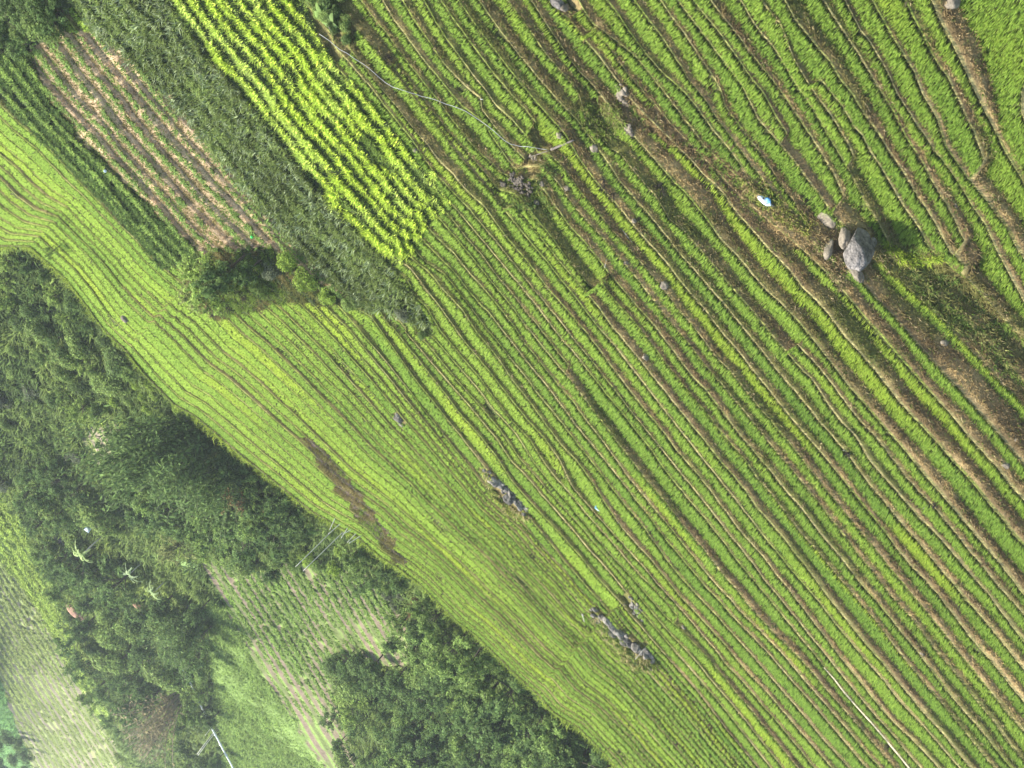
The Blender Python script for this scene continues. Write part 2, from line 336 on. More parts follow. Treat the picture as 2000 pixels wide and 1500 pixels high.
# ------------------------------------------------------------------ materials
def mat_attr(name, rough=.8, transl=0.0, noise=None, bump=0.0, bscale=8.0, spec=.2, attr=True, base=(.5, .5, .5), tcol=1.0):
    m = bpy.data.materials.new(name); m.use_nodes = True
    nt = m.node_tree; nt.nodes.clear()
    N = nt.nodes.new; L = nt.links.new
    out = N('ShaderNodeOutputMaterial')
    b = N('ShaderNodeBsdfPrincipled'); b.inputs['Roughness'].default_value = rough
    b.inputs['Specular IOR Level'].default_value = spec
    if attr:
        at = N('ShaderNodeAttribute'); at.attribute_name = 'Col'; src = at.outputs['Color']
    else:
        rg = N('ShaderNodeRGB'); rg.outputs[0].default_value = (*base, 1); src = rg.outputs[0]
    tc = None
    if noise or bump:
        tc = N('ShaderNodeTexCoord')
    if noise:
        for sc, lo, hi in noise:
            nz = N('ShaderNodeTexNoise'); nz.inputs['Scale'].default_value = sc; nz.inputs['Detail'].default_value = 5
            nz.inputs['Roughness'].default_value = .65
            L(tc.outputs['Object'], nz.inputs['Vector'])
            mr = N('ShaderNodeMapRange'); mr.inputs[1].default_value = .3; mr.inputs[2].default_value = .7
            mr.inputs[3].default_value = lo; mr.inputs[4].default_value = hi
            L(nz.outputs['Fac'], mr.inputs[0])
            mx = N('ShaderNodeVectorMath'); mx.operation = 'SCALE'
            L(src, mx.inputs[0]); L(mr.outputs[0], mx.inputs['Scale']); src = mx.outputs[0]
    L(src, b.inputs['Base Color'])
    if bump:
        nz = N('ShaderNodeTexNoise'); nz.inputs['Scale'].default_value = bscale; nz.inputs['Detail'].default_value = 6
        L(tc.outputs['Object'], nz.inputs['Vector'])
        bp = N('ShaderNodeBump'); bp.inputs['Strength'].default_value = 1.0; bp.inputs['Distance'].default_value = bump
        L(nz.outputs['Fac'], bp.inputs['Height']); L(bp.outputs[0], b.inputs['Normal'])
    if transl > 0:
        t = N('ShaderNodeBsdfTranslucent')
        ts = N('ShaderNodeVectorMath'); ts.operation = 'SCALE'; ts.inputs['Scale'].default_value = tcol
        L(src, ts.inputs[0]); L(ts.outputs[0], t.inputs['Color'])
        mx = N('ShaderNodeMixShader'); mx.inputs[0].default_value = transl
        L(b.outputs[0], mx.inputs[1]); L(t.outputs[0], mx.inputs[2]); L(mx.outputs[0], out.inputs['Surface'])
    else:
        L(b.outputs[0], out.inputs['Surface'])
    return m

M_GROUND = mat_attr('earth_and_dry_grass', .95, 0, [(1.6, .7, 1.3), (9, .6, 1.4)], .06, 6.0, .1)
M_RICE = mat_attr('rice_leaf', .6, .55, None, 0, spec=.12, tcol=1.6)
M_GRASS = mat_attr('bank_grass', .85, .3, None, 0, spec=.1, tcol=1.2)
M_LEAF = mat_attr('tree_leaf', .7, .38, None, 0, spec=.08, tcol=1.3)
M_BARK = mat_attr('bark', .9, 0, [(6, .6, 1.4)], .03, 14, .15, attr=False, base=(.10, .08, .06))
M_PALEBARK = mat_attr('pale_bark', .85, 0, [(6, .75, 1.2)], .02, 14, .15, attr=False, base=(.42, .40, .34))
M_ROCK = mat_attr('grey_granite', .9, 0, [(.8, .4, 1.5), (3.2, .5, 1.45), (17, .65, 1.35)], .12, 9, .25, attr=False, base=(.150, .138, .125))
M_PALEROCK = mat_attr('pale_stone', .9, 0, [(2, .55, 1.35), (7, .6, 1.3), (26, .75, 1.2)], .04, 9, .25, attr=False, base=(.205, .175, .130))
M_DARKROCK = mat_attr('weathered_dark_rock', .95, 0, [(1.1, .35, 1.9), (5, .5, 1.6), (18, .7, 1.3)], .09, 7, .1, attr=False, base=(.135, .125, .105))

# ------------------------------------------------------------------ areas of the picture, by what grows there
BUSH = P('325,-60 335,0 400,90 480,190 560,280 640,390 700,450 775,520 800,500 835,445 878,392 850,345 790,280 720,190 660,130 622,70 598,0 585,-60')
CORN = P('110,-60 150,0 190,60 250,110 330,190 400,270 480,370 540,430 600,500 690,590 720,600 800,620 852,652 820,590 775,520 700,450 640,390 560,280 480,190 400,90 335,0 325,-60')
BEANS = P('60,95 110,60 190,60 250,110 330,190 400,270 480,370 540,430 600,500 690,590 640,590 560,500 520,480 400,500 340,450 250,360 170,280 90,190')
BEANBUSH = P('-60,60 60,95 90,190 170,280 250,360 340,450 400,500 370,520 310,520 290,490 230,420 160,350 80,265 0,195 -60,140')
FORESTC = P('-80,-80 190,-80 150,0 110,60 60,95 0,130 -80,100')
CLUMP = P('350,500 400,490 520,480 580,520 690,590 640,600 570,590 520,600 430,625 380,600')
BREAK = P('1175,185 1225,170 1295,212 1380,292 1470,342 1545,412 1592,445 1640,425 1700,465 1780,490 1850,520 1905,525 2010,620 2010,650 1960,600 1860,505 1800,500 1713,495 1680,530 1617,522 1570,480 1525,492 1470,430 1400,345 1345,300 1250,240 1235,250 1150,245 1130,195')
WEEDY = P('1840,500 2010,640 2010,760 1960,745 1860,640 1760,545 1700,500 1720,480 1790,470')
RUBBLE1 = P('990,330 1050,290 1075,305 1060,330 1075,352 1060,372 1090,410 1060,440 1000,400')
ROCKA = P('938,908 960,912 1005,960 1045,1005 1030,1015 990,990 955,950')
ROCKB = P('1150,1185 1170,1180 1215,1230 1255,1245 1290,1300 1255,1308 1215,1275 1180,1235')
ROCKB2 = P('1208,1150 1230,1160 1262,1215 1250,1222 1215,1175')
BOULD = P('1640,430 1700,430 1720,470 1705,535 1650,530 1600,520 1600,450')
DARKSTRIP = P('590,850 640,880 700,960 760,1040 795,1100 770,1095 700,1010 640,930')
NORICE = [BUSH, CORN, BEANS, BEANBUSH, FORESTC, CLUMP, BREAK, WEEDY, RUBBLE1, ROCKA, ROCKB, ROCKB2, BOULD, DARKSTRIP,
          P('600,0 660,0 700,40 690,110 655,120 620,70'),
          P('1120,-20 1150,-20 1135,20 1110,10'),
          P('770,800 785,800 795,835 775,825'),
          P('2200,-100 2190,300 2150,300 2150,-100')]
def no_rice(x, y):
    m = np.zeros(np.shape(x), bool)
    for p in NORICE: m |= in_poly(x, y, p)
    return m

# ------------------------------------------------------------------ terraced hillside mesh
TERR_BRIGHT = np.random.default_rng(21).uniform(0, 1, NK)
rows = []; rcol = []; 
def bank_colour(X, Y, x3, y3, z3):
    a = fnoise(x3 * .22 + 3, z3 * 1.1 + y3 * .12, 3)
    b = fnoise(x3 * .9, z3 * 2.2 + y3 * .4, 9)
    dry = np.array([.29, .215, .10]); brown = np.array([.145, .105, .050]); olive = np.array([.090, .100, .026])
    c = brown + (dry - brown) * np.clip((a - .42) * 3.2, 0, 1)[..., None]
    gsh = np.clip((fnoise(x3 * .13 + 40, y3 * .1 + z3 * .5, 5) - .45) * 3.5, 0, 1)
    far = np.clip((1350 - X) / 500, 0, 1) * .55
    gsh = np.clip(gsh + far, 0, .9)
    c = c * (1 - gsh[..., None]) + olive * gsh[..., None]
    return c * (.75 + .5 * b)[..., None]
def bund_green(p, X, k):
    return np.clip((fnoise(p[:, 0] * .12, p[:, 1] * .2 + 7 * k, 6) - .45) * 4 + np.clip((1350 - X) / 500, -.2, .75) + (.5 if ORDER[k][0] == 'X' else 0), 0, .95)
g = np.random.default_rng(17)
for k in range(NK - 1):
    z = LZ[k]; h0 = LH[k]; h1 = RH[k]; zt = LZ[k + 1]; hn = LH[k + 1]
    tw = np.maximum(h1 - h0, 0)
    s = np.clip(tw / .75, 0, 1)
    jb = 1 + smooth_noise(NC, 4, .25, g)
    def add(h, zz, kind):
        p = hpoint(RC, V[k], h, zz)
        rows.append(p)
        X, Y = world_to_xy(p)
        if kind == 'bund':
            n = fnoise(p[:, 0] * .6, p[:, 1] * .6 + k, 4)
            c = np.array([.38, .335, .14]) * (.6 + .6 * n)[:, None]
            gr = bund_green(p, X, k)
            c = c * (1 - gr[:, None]) + np.array([.19, .235, .045]) * gr[:, None]
        elif kind == 'tread':
            c = np.zeros((NC, 3)) + np.array([.055, .065, .022])
            nr = no_rice(X, Y)
            c[nr] = bank_colour(X, Y, p[:, 0], p[:, 1], p[:, 2])[nr]
        else:
            c = bank_colour(X, Y, p[:, 0], p[:, 1], p[:, 2])
        c = c.copy()
        if kind == 'bank': c[in_poly(X, Y, BEANS)] *= 1.0
        m = in_poly(X, Y, BEANS); n = fnoise(p[:, 0] * .35, p[:, 1] * .5, 31)
        n2 = fnoise(p[:, 0] * .15, p[:, 1] * .15, 37)
        cb = np.array([.27, .20, .12]) * ((1.5 if kind == 'bank' else 1.0) * (.6 + .8 * n))[:, None]  # banks painted lighter than treads to offset the shade on them
        hay = np.clip((n2 - .58) * 8, 0, 1)[:, None]
        cb = cb * (1 - hay) + np.array([.46, .34, .20]) * hay
        c[m] = cb[m]
        m = in_poly(X, Y, BEANBUSH) | in_poly(X, Y, CORN) | in_poly(X, Y, BUSH) | in_poly(X, Y, FORESTC) | in_poly(X, Y, CLUMP)
        c[m] = (np.array([.045, .06, .022]) * (.6 + .8 * n)[:, None])[m]
        m = in_poly(X, Y, DARKSTRIP); c[m] = (np.array([.085, .068, .055]) * (.6 + .8 * n)[:, None])[m]
        rcol.append(c)
    add(h0, z, 'bund')
    add(h0 + .03 * s, z + .06 * s * jb, 'bund')
    add(h0 + .085 * s, z + .05 * s * jb, 'bund')
    add(h0 + .12 * s, z, 'tread')
    add(h0 * .5 + h1 * .5 + .1 * s, z, 'tread')
    add(h1, z, 'tread')
    d = hn - h1; dz = zt - z
    add(h1 + d * .25 + smooth_noise(NC, 5, .04, g) * s, z + dz * .36, 'bank')
    add(h1 + d * .62 + smooth_noise(NC, 5, .05, g) * s, z + dz * .70, 'bank')
    add(h1 + d * .975, z + dz * .985, 'bank')
# crest edge and the slope falling away behind it
z = LZ[NK - 1]; h = LH[NK - 1]
for dh, dz in ((0, 0), (.2, .03), (.9, -.5), (3, -2.0), (8, -7), (14, -14), (22, -24)):
    p = hpoint(RC, V[NK - 1], h + dh, z + dz); rows.append(p); rcol.append(np.zeros((NC, 3)) + np.array([.07, .09, .025]))
# in front: the bank goes on down below the frame
p0 = hpoint(RC, V[0], LH[0] - 12, LZ[0] - 9.0)
rows.insert(0, p0); rcol.insert(0, np.zeros((NC, 3)) + np.array([.12, .10, .05]))
GV = np.concatenate(rows); GC = np.concatenate(rcol)
nr_ = len(rows)
ii = np.arange(nr_ - 1)[:, None] * NC + np.arange(NC - 1)[None, :]
GF = np.stack([ii, ii + 1, ii + NC + 1, ii + NC], -1).reshape(-1, 4)
hill = mesh_obj('terraced_hillside', GV, [GF], M_GROUND, cols=GC)
tag(hill, kind='structure')
# ------------------------------------------------------------------ valley and far hillside beyond the crest
FW_ = np.arange(-200, 1501, 10.0)
FZ_ = np.interp(FW_, [-200, 300, 500, 700, 900, 1000, 1100, 1200, 1285, 1500], [-4, -2, .5, 4.8, 11, 16, 22, 29.8, 39.3, 47.5])
for _ in range(6): FZ_ = np.convolve(np.pad(FZ_, 3, mode='edge'), np.ones(7) / 7, 'valid')
TILT = .25
def Fw_(w): return np.interp(w, FW_, FZ_)
def vsurf(r, v):
    z = Fw_(v + TILT * np.asarray(r, float))
    td, hx, hy = tand(r, v)
    h = np.minimum((HC - z) / np.maximum(td, .012), 520)
    z = HC - h * td
    return np.stack([hx * h, hy * h, z], -1)
def vpoint(x, y):
    r, v = to_rv(x, y)
    return vsurf(r, v)

VF1 = P('-60,1020 0,1090 60,1170 130,1300 190,1400 240,1500 280,1560 40,1560 62,1500 0,1330 -60,1240')
VF1B = P('-60,1240 0,1330 62,1500 90,1560 20,1560 -60,1380')
VF2 = P('390,1075 470,1120 560,1085 600,1095 700,1100 760,1140 830,1260 800,1295 700,1300 650,1330 720,1560 640,1560 560,1400 480,1280 440,1180 400,1110')
VF3 = P('405,1160 440,1180 500,1300 580,1410 640,1500 660,1560 440,1560 425,1400 410,1280')
VF4 = P('160,830 225,808 280,880 235,912 205,935 168,880')
VF5 = P('-60,880 0,950 40,1000 110,1150 180,1330 225,1400 200,1420 190,1400 130,1300 60,1170 0,1090 -60,1020')
VF6 = P('40,790 120,870 190,960 260,1090 330,1120 400,1150 395,1085 330,1010 240,940 170,890 130,830 60,760')
VF7 = P('205,735 300,745 380,820 370,850 300,860 240,830 205,780')
VF8 = P('-60,600 0,640 60,740 130,830 60,820 0,730 -60,680')
r_ = np.arange(-1320, 1321, 9.0)
top = np.minimum((1000 - .7238 * r_) / .69, (750 + .69 * r_) / .7238) + 90
top = np.clip(top, 200, 1296)
crv = np.interp(r_, RC, V[NK - 1])
top = np.maximum(top, crv + 120)
w_lo, w_hi = 60.0, 1560.0
WS = np.arange(w_lo, w_hi, 1.7)
PX = []; PC = []
for w0 in WS:
    r = r_; v = np.clip(w0 - TILT * r, crv - 100, top)
    w = v + TILT * r
    X, Y = to_xy(r, v)
    wq = w + 0
    col = np.array([.08, .115, .036]) * (.55 + .9 * fnoise(X * .03, Y * .03, 51))[:, None]
    gn = np.clip((fnoise(X * .012, Y * .012, 55) - .42) * 4, 0, 1)[:, None]
    col = col * (1 - gn) + np.array([.15, .21, .06]) * gn
    wob = 1.6 * (fnoise(X * .02, Y * .02, 58) - .5)
    for poly, pitch, cg, cb, sh in ((VF1, 10.2, (.24, .29, .10), (.27, .23, .165), .5), (VF2, 13.6, (.15, .22, .055), (.17, .135, .095), .38),
                                (VF4, 13.6, (.19, .24, .07), (.27, .22, .16), .45), (VF5, 15.3, (.27, .36, .08), (.11, .15, .045), .6)):
        m = in_poly(X, Y, poly)
        if not m.any(): continue
        ph = w / pitch; fl = np.floor(ph); fr = ph - fl
        t = np.clip((fr - .45) / .5, 0, 1); t = t * t * (3 - 2 * t)
        wq = np.where(m, pitch * (fl + t), wq)
        n = fnoise(X * .08, Y * .08, 61); n2 = fnoise(X * .02 + 31 * np.sin(fl), Y * .02, 63)
        gm = np.clip((sh + .55 * (n - .5) - fr) * 6 + .5, 0, 1)[:, None]
        big = np.clip((n2 - .5) * 3 + .25, 0, .8)[:, None]
        c = np.array(cg) * gm + (np.array(cb) * (1 - big) + np.array(cg) * .7 * big) * (1 - gm)
        c = c * (.75 + .5 * n)[:, None]
        col[m] = c[m]
    n = fnoise(X * .1, Y * .1, 66)
    for poly, c in ((VF3, (.15, .22, .06)), (VF1B, (.11, .21, .065)), (VF6, (.15, .23, .08)), (VF7, (.16, .22, .03)), (VF8, (.19, .22, .09))):
        m = in_poly(X, Y, poly); col[m] = (np.array(c) * (.6 + .8 * n)[:, None])[m]
    p = vsurf(r, v); p[:, 2] += np.clip(Fw_(wq) - Fw_(w), -.8, .8) * .7
    p[:, 2] += 1.2 * (fnoise(p[:, 0] * .05, p[:, 1] * .05, 44) - .5)
    PX.append(p); PC.append(col)
rows_v, rows_c = PX, PC
last = rows_v[-1].copy(); d = last[:, :2] / np.linalg.norm(last[:, :2], axis=1)[:, None]
for dh, dz in ((30, 3), (120, 14), (260, 30)):
    q = last.copy(); q[:, :2] += d * dh; q[:, 2] += dz; rows_v.append(q); rows_c.append(rows_c[-1] * 0 + np.array([.06, .085, .03]))
nr_, nc_ = len(rows_v), len(r_)
ii = np.arange(nr_ - 1)[:, None] * nc_ + np.arange(nc_ - 1)[None, :]
vf = np.stack([ii, ii + 1, ii + nc_ + 1, ii + nc_], -1).reshape(-1, 4)
val = mesh_obj('valley_ground', np.concatenate(rows_v), [vf], M_GROUND, cols=np.concatenate(rows_c))
tag(val, kind='structure')
# broad earth under everything, reaching the horizon
gp = np.array([(-1500, -600, -45), (1500, -600, -45), (1500, 1600, -45), (-1500, 1600, -45)], float)
ear = mesh_obj('ground', gp, [np.array([[0, 1, 2, 3]])], M_GROUND, cols=np.tile([.07, .085, .03], (4, 1)))
tag(ear, kind='structure')

def hpt(x, y, lift=0.0):
    """point of the terraced hillside seen at picture position x, y"""
    r, v = to_rv(x, y); r = float(r); v = float(v)
    c = (r - R0) / DR; i = int(min(max(c, 0), NC - 2)); f = c - i
    L = lambda a: a[:, i] * (1 - f) + a[:, i + 1] * f
    Vk, Lz, Lh, Rh = L(V), L(LZ), L(LH), L(RH)
    td, hx, hy = [float(q) for q in tand(r, v)]
    k = int(np.searchsorted(Vk, v, side='right')) - 1
    k = min(max(k, 0), NK - 2)
    h = (HC - Lz[k]) / td; z = Lz[k]
    if h > Rh[k]:
        a = (Lz[k + 1] - Lz[k]) / max(Lh[k + 1] - Rh[k], .02)
        h = (HC - Lz[k] + Rh[k] * a) / (td + a); z = HC - h * td
    return np.array([hx * h, hy * h, z + lift])

def depth_scale(p):
    d = p[1] * CP - (p[2] - HC) * SP
    return FPX / d                      # picture px per metre (2000 px wide picture)
# ------------------------------------------------------------------ blades: rice, bank grass
def blades(base, height, nb, width, lean, col, g, colvar=.18, up=None, spread=.06, tipcol=1.25, rootcol=.55, leandir=None, midcol=1.0):
    """tufts of nb tapering bent blades; returns verts, quads, tris, colours"""
    n = len(base)
    B = np.repeat(base, nb, 0); H = np.repeat(height, nb) * g.uniform(.7, 1.12, n * nb)
    C = np.repeat(col, nb, 0) * (1 + g.normal(0, colvar, n * nb))[:, None].clip(.4, 1.7)
    az = g.uniform(0, 2 * math.pi, n * nb)
    d = np.stack([np.cos(az), np.sin(az), 0 * az], -1)
    w = np.stack([-np.sin(az + g.normal(0, .6, n * nb)), np.cos(az), 0 * az], -1) * (width * g.uniform(.7, 1.3, n * nb))[:, None] * .5
    ln = lean * g.uniform(.3, 1.3, n * nb)
    B = B + d * (spread * g.uniform(0, 1, n * nb))[:, None]
    if leandir is not None: d = d + leandir
    Z = np.array([0, 0, 1.0])
    m = B + d * (ln * .32 * H)[:, None] + Z * (.58 * H)[:, None]
    t = B + d * (ln * H)[:, None] + Z * (H * (1 - .25 * ln))[:, None]
    v = np.stack([B - w * .8, B + w * .8, m - w, m + w, t], 1).reshape(-1, 3)
    i = np.arange(n * nb)[:, None] * 5
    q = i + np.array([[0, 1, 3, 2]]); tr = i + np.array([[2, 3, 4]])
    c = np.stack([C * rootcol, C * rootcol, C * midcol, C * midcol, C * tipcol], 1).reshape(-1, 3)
    return v, q, tr, c

def merge(parts):
    vs, qs, ts, cs = [], [], [], []; o = 0
    for v, q, t, c in parts:
        vs.append(v); qs.append(q + o); ts.append(t + o); cs.append(c); o += len(v)
    return np.concatenate(vs), np.concatenate(qs), np.concatenate(ts), np.concatenate(cs)

def scatter(A, Bp, dens, g, t0=0., t1=1.):
    """points between polyline rows A and B (N,3)"""
    e1 = A[1:] - A[:-1]; e2 = (Bp[:-1] - A[:-1])
    ar = np.linalg.norm(np.cross(e1, e2), axis=1)
    mid = (A[:-1] + Bp[:-1]) / 2
    X, Y = world_to_xy(mid)
    ok = (X > -70) & (X < 2070) & (Y > -70) & (Y < 1570)
    ar = np.where(ok, ar, 0) * (t1 - t0)
    n = g.poisson(ar * dens)
    idx = np.repeat(np.arange(len(n)), n)
    u = g.uniform(0, 1, len(idx)); t = g.uniform(t0, t1, len(idx))
    a = A[idx] * (1 - u)[:, None] + A[idx + 1] * u[:, None]
    b = Bp[idx] * (1 - u)[:, None] + Bp[idx + 1] * u[:, None]
    return a * (1 - t)[:, None] + b * t[:, None], t

g = np.random.default_rng(101)
rice_pts, rice_h, rice_c, rice_far = [], [], [], []
bank_pts, bank_h, bank_c = [], [], []
lip_pts, lip_h, lip_c = [], [], []
RICE_A = np.array([.315, .425, .080]); RICE_B = np.array([.195, .305, .060]); RICE_Y = np.array([.36, .45, .07])
HGT_A = np.array([(1900, 100, .62), (1450, 150, .56), (1100, 80, .5), (800, 120, .36), (900, 300, .38), (1400, 600, .52), (1800, 900, .54), (1300, 1000, .46), (900, 900, .27), (1700, 1400, .45), (600, 800, .20), (200, 400, .22), (1000, 1200, .22), (1200,700,.44)])
def rice_height(x, y):
    d = (x[..., None] - HGT_A[:, 0]) ** 2 + (y[..., None] - HGT_A[:, 1]) ** 2
    w = 1 / (d + 80.0 ** 2) ** 1.5
    return (w * HGT_A[:, 2]).sum(-1) / w.sum(-1)
for k in range(NK - 1):
    z = LZ[k]; s = np.clip((RH[k] - LH[k]) / .75, 0, 1)
    A = hpoint(RC, V[k], LH[k] + .17 * s, z); Bp = hpoint(RC, V[k], RH[k] + .10, z)
    far = ORDER[k][0] == 'X' or ORDER[k] in ('O19', 'O20', 'O21')
    if ORDER[k] == 'A0' : continue
    p, t = scatter(A, Bp, 120 if not far else 100, g)
    if len(p):
        X, Y = world_to_xy(p)
        bad = no_rice(X, Y)
        # gaps where the crop is thin
        thin = fnoise(p[:, 0] * .25, p[:, 1] * .4 + k * 3, 71)
        keep = ~bad & (g.uniform(0, 1, len(p)) < np.clip((.86 - thin) * 8, 0.04, 1))
        p = p[keep]; X = X[keep]; Y = Y[keep]; t = t[keep]
        hh = rice_height(X, Y) * (.85 + .3 * fnoise(p[:, 0] * .3, p[:, 1] * .5, 73))
        q = TERR_BRIGHT[k]
        m = np.clip(.25 + .55 * q + (fnoise(p[:, 0] * .05, p[:, 1] * .08 + 5 * k, 75) - .5) * .9, 0, 1)
        c = RICE_B + (RICE_A - RICE_B) * m[:, None]
        if ORDER[k] == 'L0': m = m * .2 + .8
        yl = np.clip((fnoise(p[:, 0] * .06 + 9, p[:, 1] * .1 + 11 * k, 77) - .60) * 5, 0, .8)
        c = c * (1 - yl[:, None]) + RICE_Y * yl[:, None]
        rice_pts.append(p); rice_h.append(hh); rice_c.append(c); rice_far.append(np.full(len(p), far))
    # dry and green grass of the bank above this tread
    A2 = hpoint(RC, V[k], RH[k] + .02, z); B2 = hpoint(RC, V[k], LH[k + 1], LZ[k + 1])
    p, t = scatter(A2, B2, 46, g, .05, .86)
    if len(p):
        X, Y = world_to_xy(p)
        ok = ~(in_poly(X, Y, FORESTC) | in_poly(X, Y, CORN) | in_poly(X, Y, BUSH))
        p = p[ok]; X = X[ok]; Y = Y[ok]
        c = bank_colour(X, Y, p[:, 0], p[:, 1], p[:, 2]) * 1.45
        u = g.uniform(0, 1, len(p))
        c[u < .07] = np.array([.40, .32, .18]); c[(u > .86)] = np.array([.10, .15, .03])
        mb = in_poly(X, Y, BEANS)
        c[mb] = np.array([.42, .31, .19]) * g.uniform(.6, 1.4, mb.sum())[:, None]
        mb2 = mb & (fnoise(p[:, 0] * .45, p[:, 1] * .45 + p[:, 2], 141) > .54); c[mb2] = np.array([.17, .25, .06])
        hh = g.uniform(.12, .38, len(p)) * np.clip((LZ[k + 1].mean() - z.mean()) / .5, .45, 1.2)
        bank_pts.append(p); bank_h.append(hh); bank_c.append(c)
    # rough fringe along the edge
    A3 = hpoint(RC, V[k], LH[k] - .03, z - .02); B3 = hpoint(RC, V[k], LH[k] + .10 * s, z + .06 * s)
    sel = PRES[k]
    p, t = scatter(A3, B3, 80.0, g)
    if len(p):
        X, Y = world_to_xy(p)
        mb = in_poly(X, Y, BEANS) | in_poly(X, Y, BEANBUSH)
        yg = bund_green(p, X, k)
        c = np.array([.46, .41, .17]) * (1 - yg[:, None]) + np.array([.20, .27, .045]) * yg[:, None]
        hh = g.uniform(.04, .12, len(p))
        lip_pts.append(p); lip_h.append(hh); lip_c.append(c)
# grass and weeds hanging over the crest
for dh0, dh1, dz0, dz1, hh0, hh1, dn in ((-.15, .25, 0, .03, .1, .3, 30), (.3, 1.2, .0, -.8, .2, .9, 7), (1.2, 5.0, -.8, -4.5, .4, 1.4, 5)):
    A = hpoint(RC, V[NK - 1], LH[NK - 1] + dh0, LZ[NK - 1] + dz0); Bp = hpoint(RC, V[NK - 1], LH[NK - 1] + dh1, LZ[NK - 1] + dz1)
    p, t = scatter(A, Bp, dn, g)
    n = fnoise(p[:, 0] * .25, p[:, 1] * .25, 82)
    c = np.array([.16, .24, .04]) * (1 - n)[:, None] + np.array([.32, .40, .06]) * n[:, None]
    bank_pts.append(p); bank_h.append(g.uniform(hh0, hh1, len(p)) * (.5 + n)); bank_c.append(c)
# tread grass where no rice stands
for k in range(1, NK - 1):
    A = hpoint(RC, V[k], LH[k] + .1, LZ[k]); Bp = hpoint(RC, V[k], RH[k], LZ[k])
    p, t = scatter(A, Bp, 36, g)
    if not len(p): continue
    X, Y = world_to_xy(p)
    m = in_poly(X, Y, BREAK) | in_poly(X, Y, WEEDY) | in_poly(X, Y, BEANS) | in_poly(X, Y, RUBBLE1) | in_poly(X, Y, DARKSTRIP) | in_poly(X, Y, CLUMP)
    p = p[m]; X = X[m]; Y = Y[m]
    if not len(p): continue
    c = bank_colour(X, Y, p[:, 0], p[:, 1], p[:, 2]) * 1.5
    gsel = fnoise(p[:, 0] * .5, p[:, 1] * .5, 88) > np.where(in_poly(X, Y, BEANS), .55, .58)
    c[gsel] = np.array([.15, .22, .04])
    bank_pts.append(p); bank_h.append(g.uniform(.15, .55, len(p)) * np.where(in_poly(X, Y, BEANS), .4, 1.0)); bank_c.append(c)

p = np.concatenate(rice_pts); h = np.concatenate(rice_h); c = np.concatenate(rice_c); f = np.concatenate(rice_far)
print('rice tufts', len(p), f.sum())
v, q, t, cc = merge([blades(p[~f], h[~f], 3, .038, .13, c[~f], g, .08, spread=.11, rootcol=.22, tipcol=1.3, midcol=.8),  # dark roots, bright tips: the band's shaded front and lit top painted into colour
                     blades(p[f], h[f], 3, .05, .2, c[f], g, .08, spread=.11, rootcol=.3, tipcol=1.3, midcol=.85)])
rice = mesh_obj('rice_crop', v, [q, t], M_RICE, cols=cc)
tag(rice, 'bright green young rice in narrow bands along the terraces', 'rice', kind='stuff')
p = np.concatenate(bank_pts); h = np.concatenate(bank_h); c = np.concatenate(bank_c)
print('bank tufts', len(p))
v, q, t, cc = blades(p, h, 5, .035, .9, c, g, .25, spread=.10, rootcol=.7, tipcol=1.15)
bank = mesh_obj('bank_grass', v, [q, t], M_GRASS, cols=cc)
tag(bank, 'dry brown and olive grass on the terrace banks', 'grass', kind='stuff')
p = np.concatenate(lip_pts); h = np.concatenate(lip_h); c = np.concatenate(lip_c)
print('lip tufts', len(p))
v, q, t, cc = blades(p, h, 4, .03, .8, c, g, .2, spread=.05, rootcol=.8, tipcol=1.1)
lip = mesh_obj('edge_grass', v, [q, t], M_GRASS, cols=cc)
tag(lip, 'thin straw coloured grass fringe along the terrace edges', 'grass', kind='stuff')
